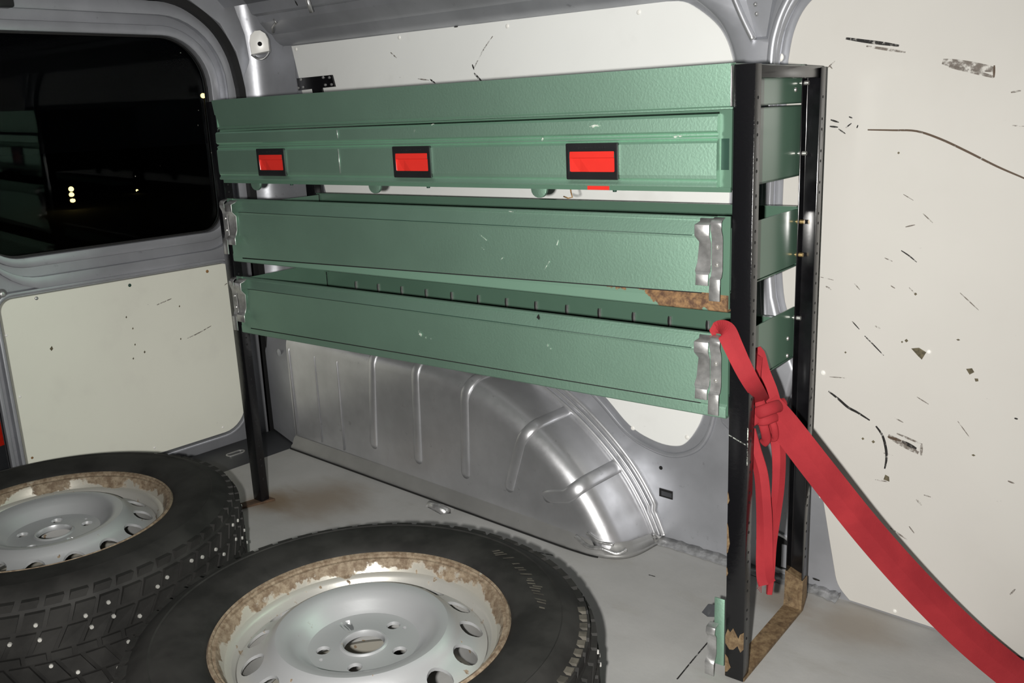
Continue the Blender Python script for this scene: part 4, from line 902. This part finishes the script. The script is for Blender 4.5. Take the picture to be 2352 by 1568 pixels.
# join the cutters so that the carving is one step
bmj = bmesh.new()
for c in cutters: bmj.from_mesh(c.data)
for c in cutters: bpy.data.objects.remove(c)
mj = bpy.data.meshes.new('cutter'); bmj.to_mesh(mj); bmj.free(); cj = link('cutter', mj, 'wheel')
dobj.parent = None; cut(dobj, [cj], 'FAST'); dobj.parent = rim_
dobj.data.polygons.foreach_set('use_smooth', [True] * len(dobj.data.polygons)); dobj.data.set_sharp_from_angle(angle=0.5)
# tyre
tp_ = [(0.2095, 0.1935), (0.2120, 0.2020), (0.2170, 0.2065), (0.2260, 0.2115), (0.2330, 0.2125), (0.2480, 0.2165), (0.2680, 0.2180), (0.2840, 0.2165), (0.2860, 0.2180), (0.2920, 0.2160), (0.3020, 0.2110), (0.3130, 0.2035), (0.3225, 0.1930), (0.3275, 0.1800)]
tp_ += [(0.3310, 0.15), (0.3320, 0.1125), (0.3310, 0.075)] + [(r, 0.225 - z) for r, z in tp_[::-1]]
tyre = revolve('tyre', tp_ + [(0.2000, 0.0400), (0.2040, 0.1125), (0.2000, 0.185)], 'tyre', W1, 128)
# tread blocks in five bands and pairs of studs
V = []; F = []; SV = []; SF = []
def block(a0, a1, z0, z1, r0, r1, skew):
    b = len(V)
    for r in (r0, r1):
        for (a, z) in ((a0, z0), (a1, z0), (a1 + skew, z1), (a0 + skew, z1)): V.append((r * math.cos(a), r * math.sin(a), z))
    F.extend([(b, b + 3, b + 2, b + 1), (b + 4, b + 5, b + 6, b + 7), (b, b + 1, b + 5, b + 4), (b + 1, b + 2, b + 6, b + 5), (b + 2, b + 3, b + 7, b + 6), (b + 3, b, b + 4, b + 7)])
NB = 58; st_ = 2 * math.pi / NB
for k in range(NB):
    a = k * st_
    block(a, a + st_ * 0.80, 0.160, 0.186, 0.320, 0.3335, st_ * 0.25); block(a + st_ * .3, a + st_ * 1.08, 0.121, 0.154, 0.322, 0.3365, st_ * 0.5)
    block(a, a + st_ * 0.80, 0.1045, 0.117, 0.322, 0.3370, 0.0)
    block(a + st_ * .8, a + st_ * 1.58, 0.067, 0.100, 0.322, 0.3365, -st_ * 0.5); block(a + st_ * .25, a + st_ * 1.05, 0.036, 0.061, 0.320, 0.3335, -st_ * 0.25)
def stud(a, z, r):
    b = len(SV); c = Vector((math.cos(a), math.sin(a), 0)); t = Vector((-c.y, c.x, 0)); u = Vector((0, 0, 1))
    for (rr, h) in ((0.0036, r - 0.001), (0.0031, r + 0.0022)):
        for q in range(7):
            g = 2 * math.pi * q / 7; SV.append(c * h + Vector((0, 0, z)) + (t * math.cos(g) + u * math.sin(g)) * rr)
    SF.append(tuple(b + 7 + q for q in range(7))); SF.extend([(b + q, b + (q + 1) % 7, b + 7 + (q + 1) % 7, b + 7 + q) for q in range(7)])
for k in range(NB):
    for (z0, z1, r, p) in ((0.162, 0.184, 0.3335, 0.62), (0.125, 0.150, 0.3365, 0.62), (0.071, 0.096, 0.3365, 0.62), (0.040, 0.058, 0.3335, 0.62)):
        if random.random() < p: stud(k * st_ + random.uniform(0.25, 0.75) * st_ + (0.3 * st_ if r > 0.335 else 0), random.uniform(z0, z1), r)
tb = mk('tread_blocks', V, F, 'tyre', tyre); tb['kind'] = 'stuff'
sd = mk('studs', SV, SF, 'stud', tyre, fixn=False); sd['kind'] = 'stuff'
# shoulder lugs with dried dirt and moulded hatching on the sidewall
V = []; F = []
for k in range(NB):
    block(k * st_, k * st_ + st_ * 0.72, 0.1905, 0.2030, 0.308, 0.3238, st_ * 0.15)
lug = mk('shoulder_lugs', V, F, 'tyre', tyre); lug['kind'] = 'stuff'
kids = [(c, list(c.children)) for c in W1.children]
V = []; F = []
for k in range(11):
    a = math.radians(4) + k * st_ * 0.62
    block(a, a + st_ * 0.36, 0.1945, 0.2062, 0.305, 0.3200, st_ * 0.1)
for k in range(26):
    if random.random() < 0.2: continue
    a = math.radians(43) + k * 0.030 + random.uniform(-0.004, 0.004); b = len(V)
    for r, z in ((0.247 + random.uniform(0, 0.007), 0.2172), (0.266 - random.uniform(0, 0.008), 0.2183)):
        for da in (0, 0.015): V.append((r * math.cos(a + da - (r - .247) * 3), r * math.sin(a + da - (r - .247) * 3), z + 0.0006))
    F.append((b, b + 1, b + 3, b + 2))
ha = mk('dirt_caked_moulding', V, F, 'tyre_dust', tyre, fixn=False); ha['kind'] = 'stuff'
W2 = wheel((0.133, -0.520, 0.0), math.radians(205), 'studded winter wheel lying on the floor next to the rear door panel')
for ch, subs in kids:
    c = ch.copy(); COL.objects.link(c); c.parent = W2
    for g in subs:
        d_ = g.copy(); COL.objects.link(d_); d_.parent = c
for w_ in (W1, W2): w_['group'] = 'studded spare wheels on the van floor'

# ------------------------------------------------------------------ outside the rear door, in the dark
def far_lamp(px, py, dist, label, r=0.05, n=2):
    p = CAM + ray(px, py) * dist
    o = empty('street_lamp', (p.x, p.y, -0.60)); tag(o, label, 'lamp', 'distant lamps beyond the rear window')
    tube('lamp_pole', [(0, 0, 0), (0, 0, p.z + 0.60)], 0.05, 'dark_hole', o, n=8)
    for k in range(n):
        c = Vector((random.uniform(-.5, .5) * r, random.uniform(-1.2, 1.2) * r, p.z + 0.6 + (k - (n - 1) / 2) * r * 2.2))
        revolve_ = [(r * math.sin(t), c.z + r * math.cos(t)) for t in [math.pi * q / 6 for q in range(7)]]
        g = revolve('lamp_globe', revolve_, 'lamp_glow', o, 12, closed=False); g.location = (c.x, c.y, 0)
far_lamp(474, 226, 17, 'distant yellow street lamp by the right edge of the rear door window', 0.046, 2)
far_lamp(165, 447, 16, 'distant cluster of yellow lamps low in the rear door window', 0.045, 3)
far_lamp(6, 486, 18, 'distant yellow street lamp low beside the door frame corner', 0.048, 2)
far_lamp(317, 437, 19, 'faint distant yellow lamp low in the middle of the rear window', 0.026, 1)
far_lamp(384, 438, 21, 'faint distant yellow lamp between the window middle and the rack', 0.026, 2)
mp = atz(0, 999, 2.95)  # made-up post standing in for a red patch of unknown source
mk_post = empty('red_patch_post', (mp.x, mp.y, -0.60)); tag(mk_post, 'made-up dark marker post with a red reflector for an unidentified red patch outside the open rear doorway', 'marker post')
mk_post.rotation_euler = (0, 0, math.radians(10))
box('post_body', (-0.03, -0.10, 0.0), (0.0, 0.035, mp.z + 0.60 + 0.16), 'sill', mk_post, bevel=0.006)
box('reflector', (-0.001, -0.09, mp.z + 0.60 - 0.035), (0.006, 0.033, mp.z + 0.60 + 0.055), 'red_lens', mk_post, bevel=0.002)
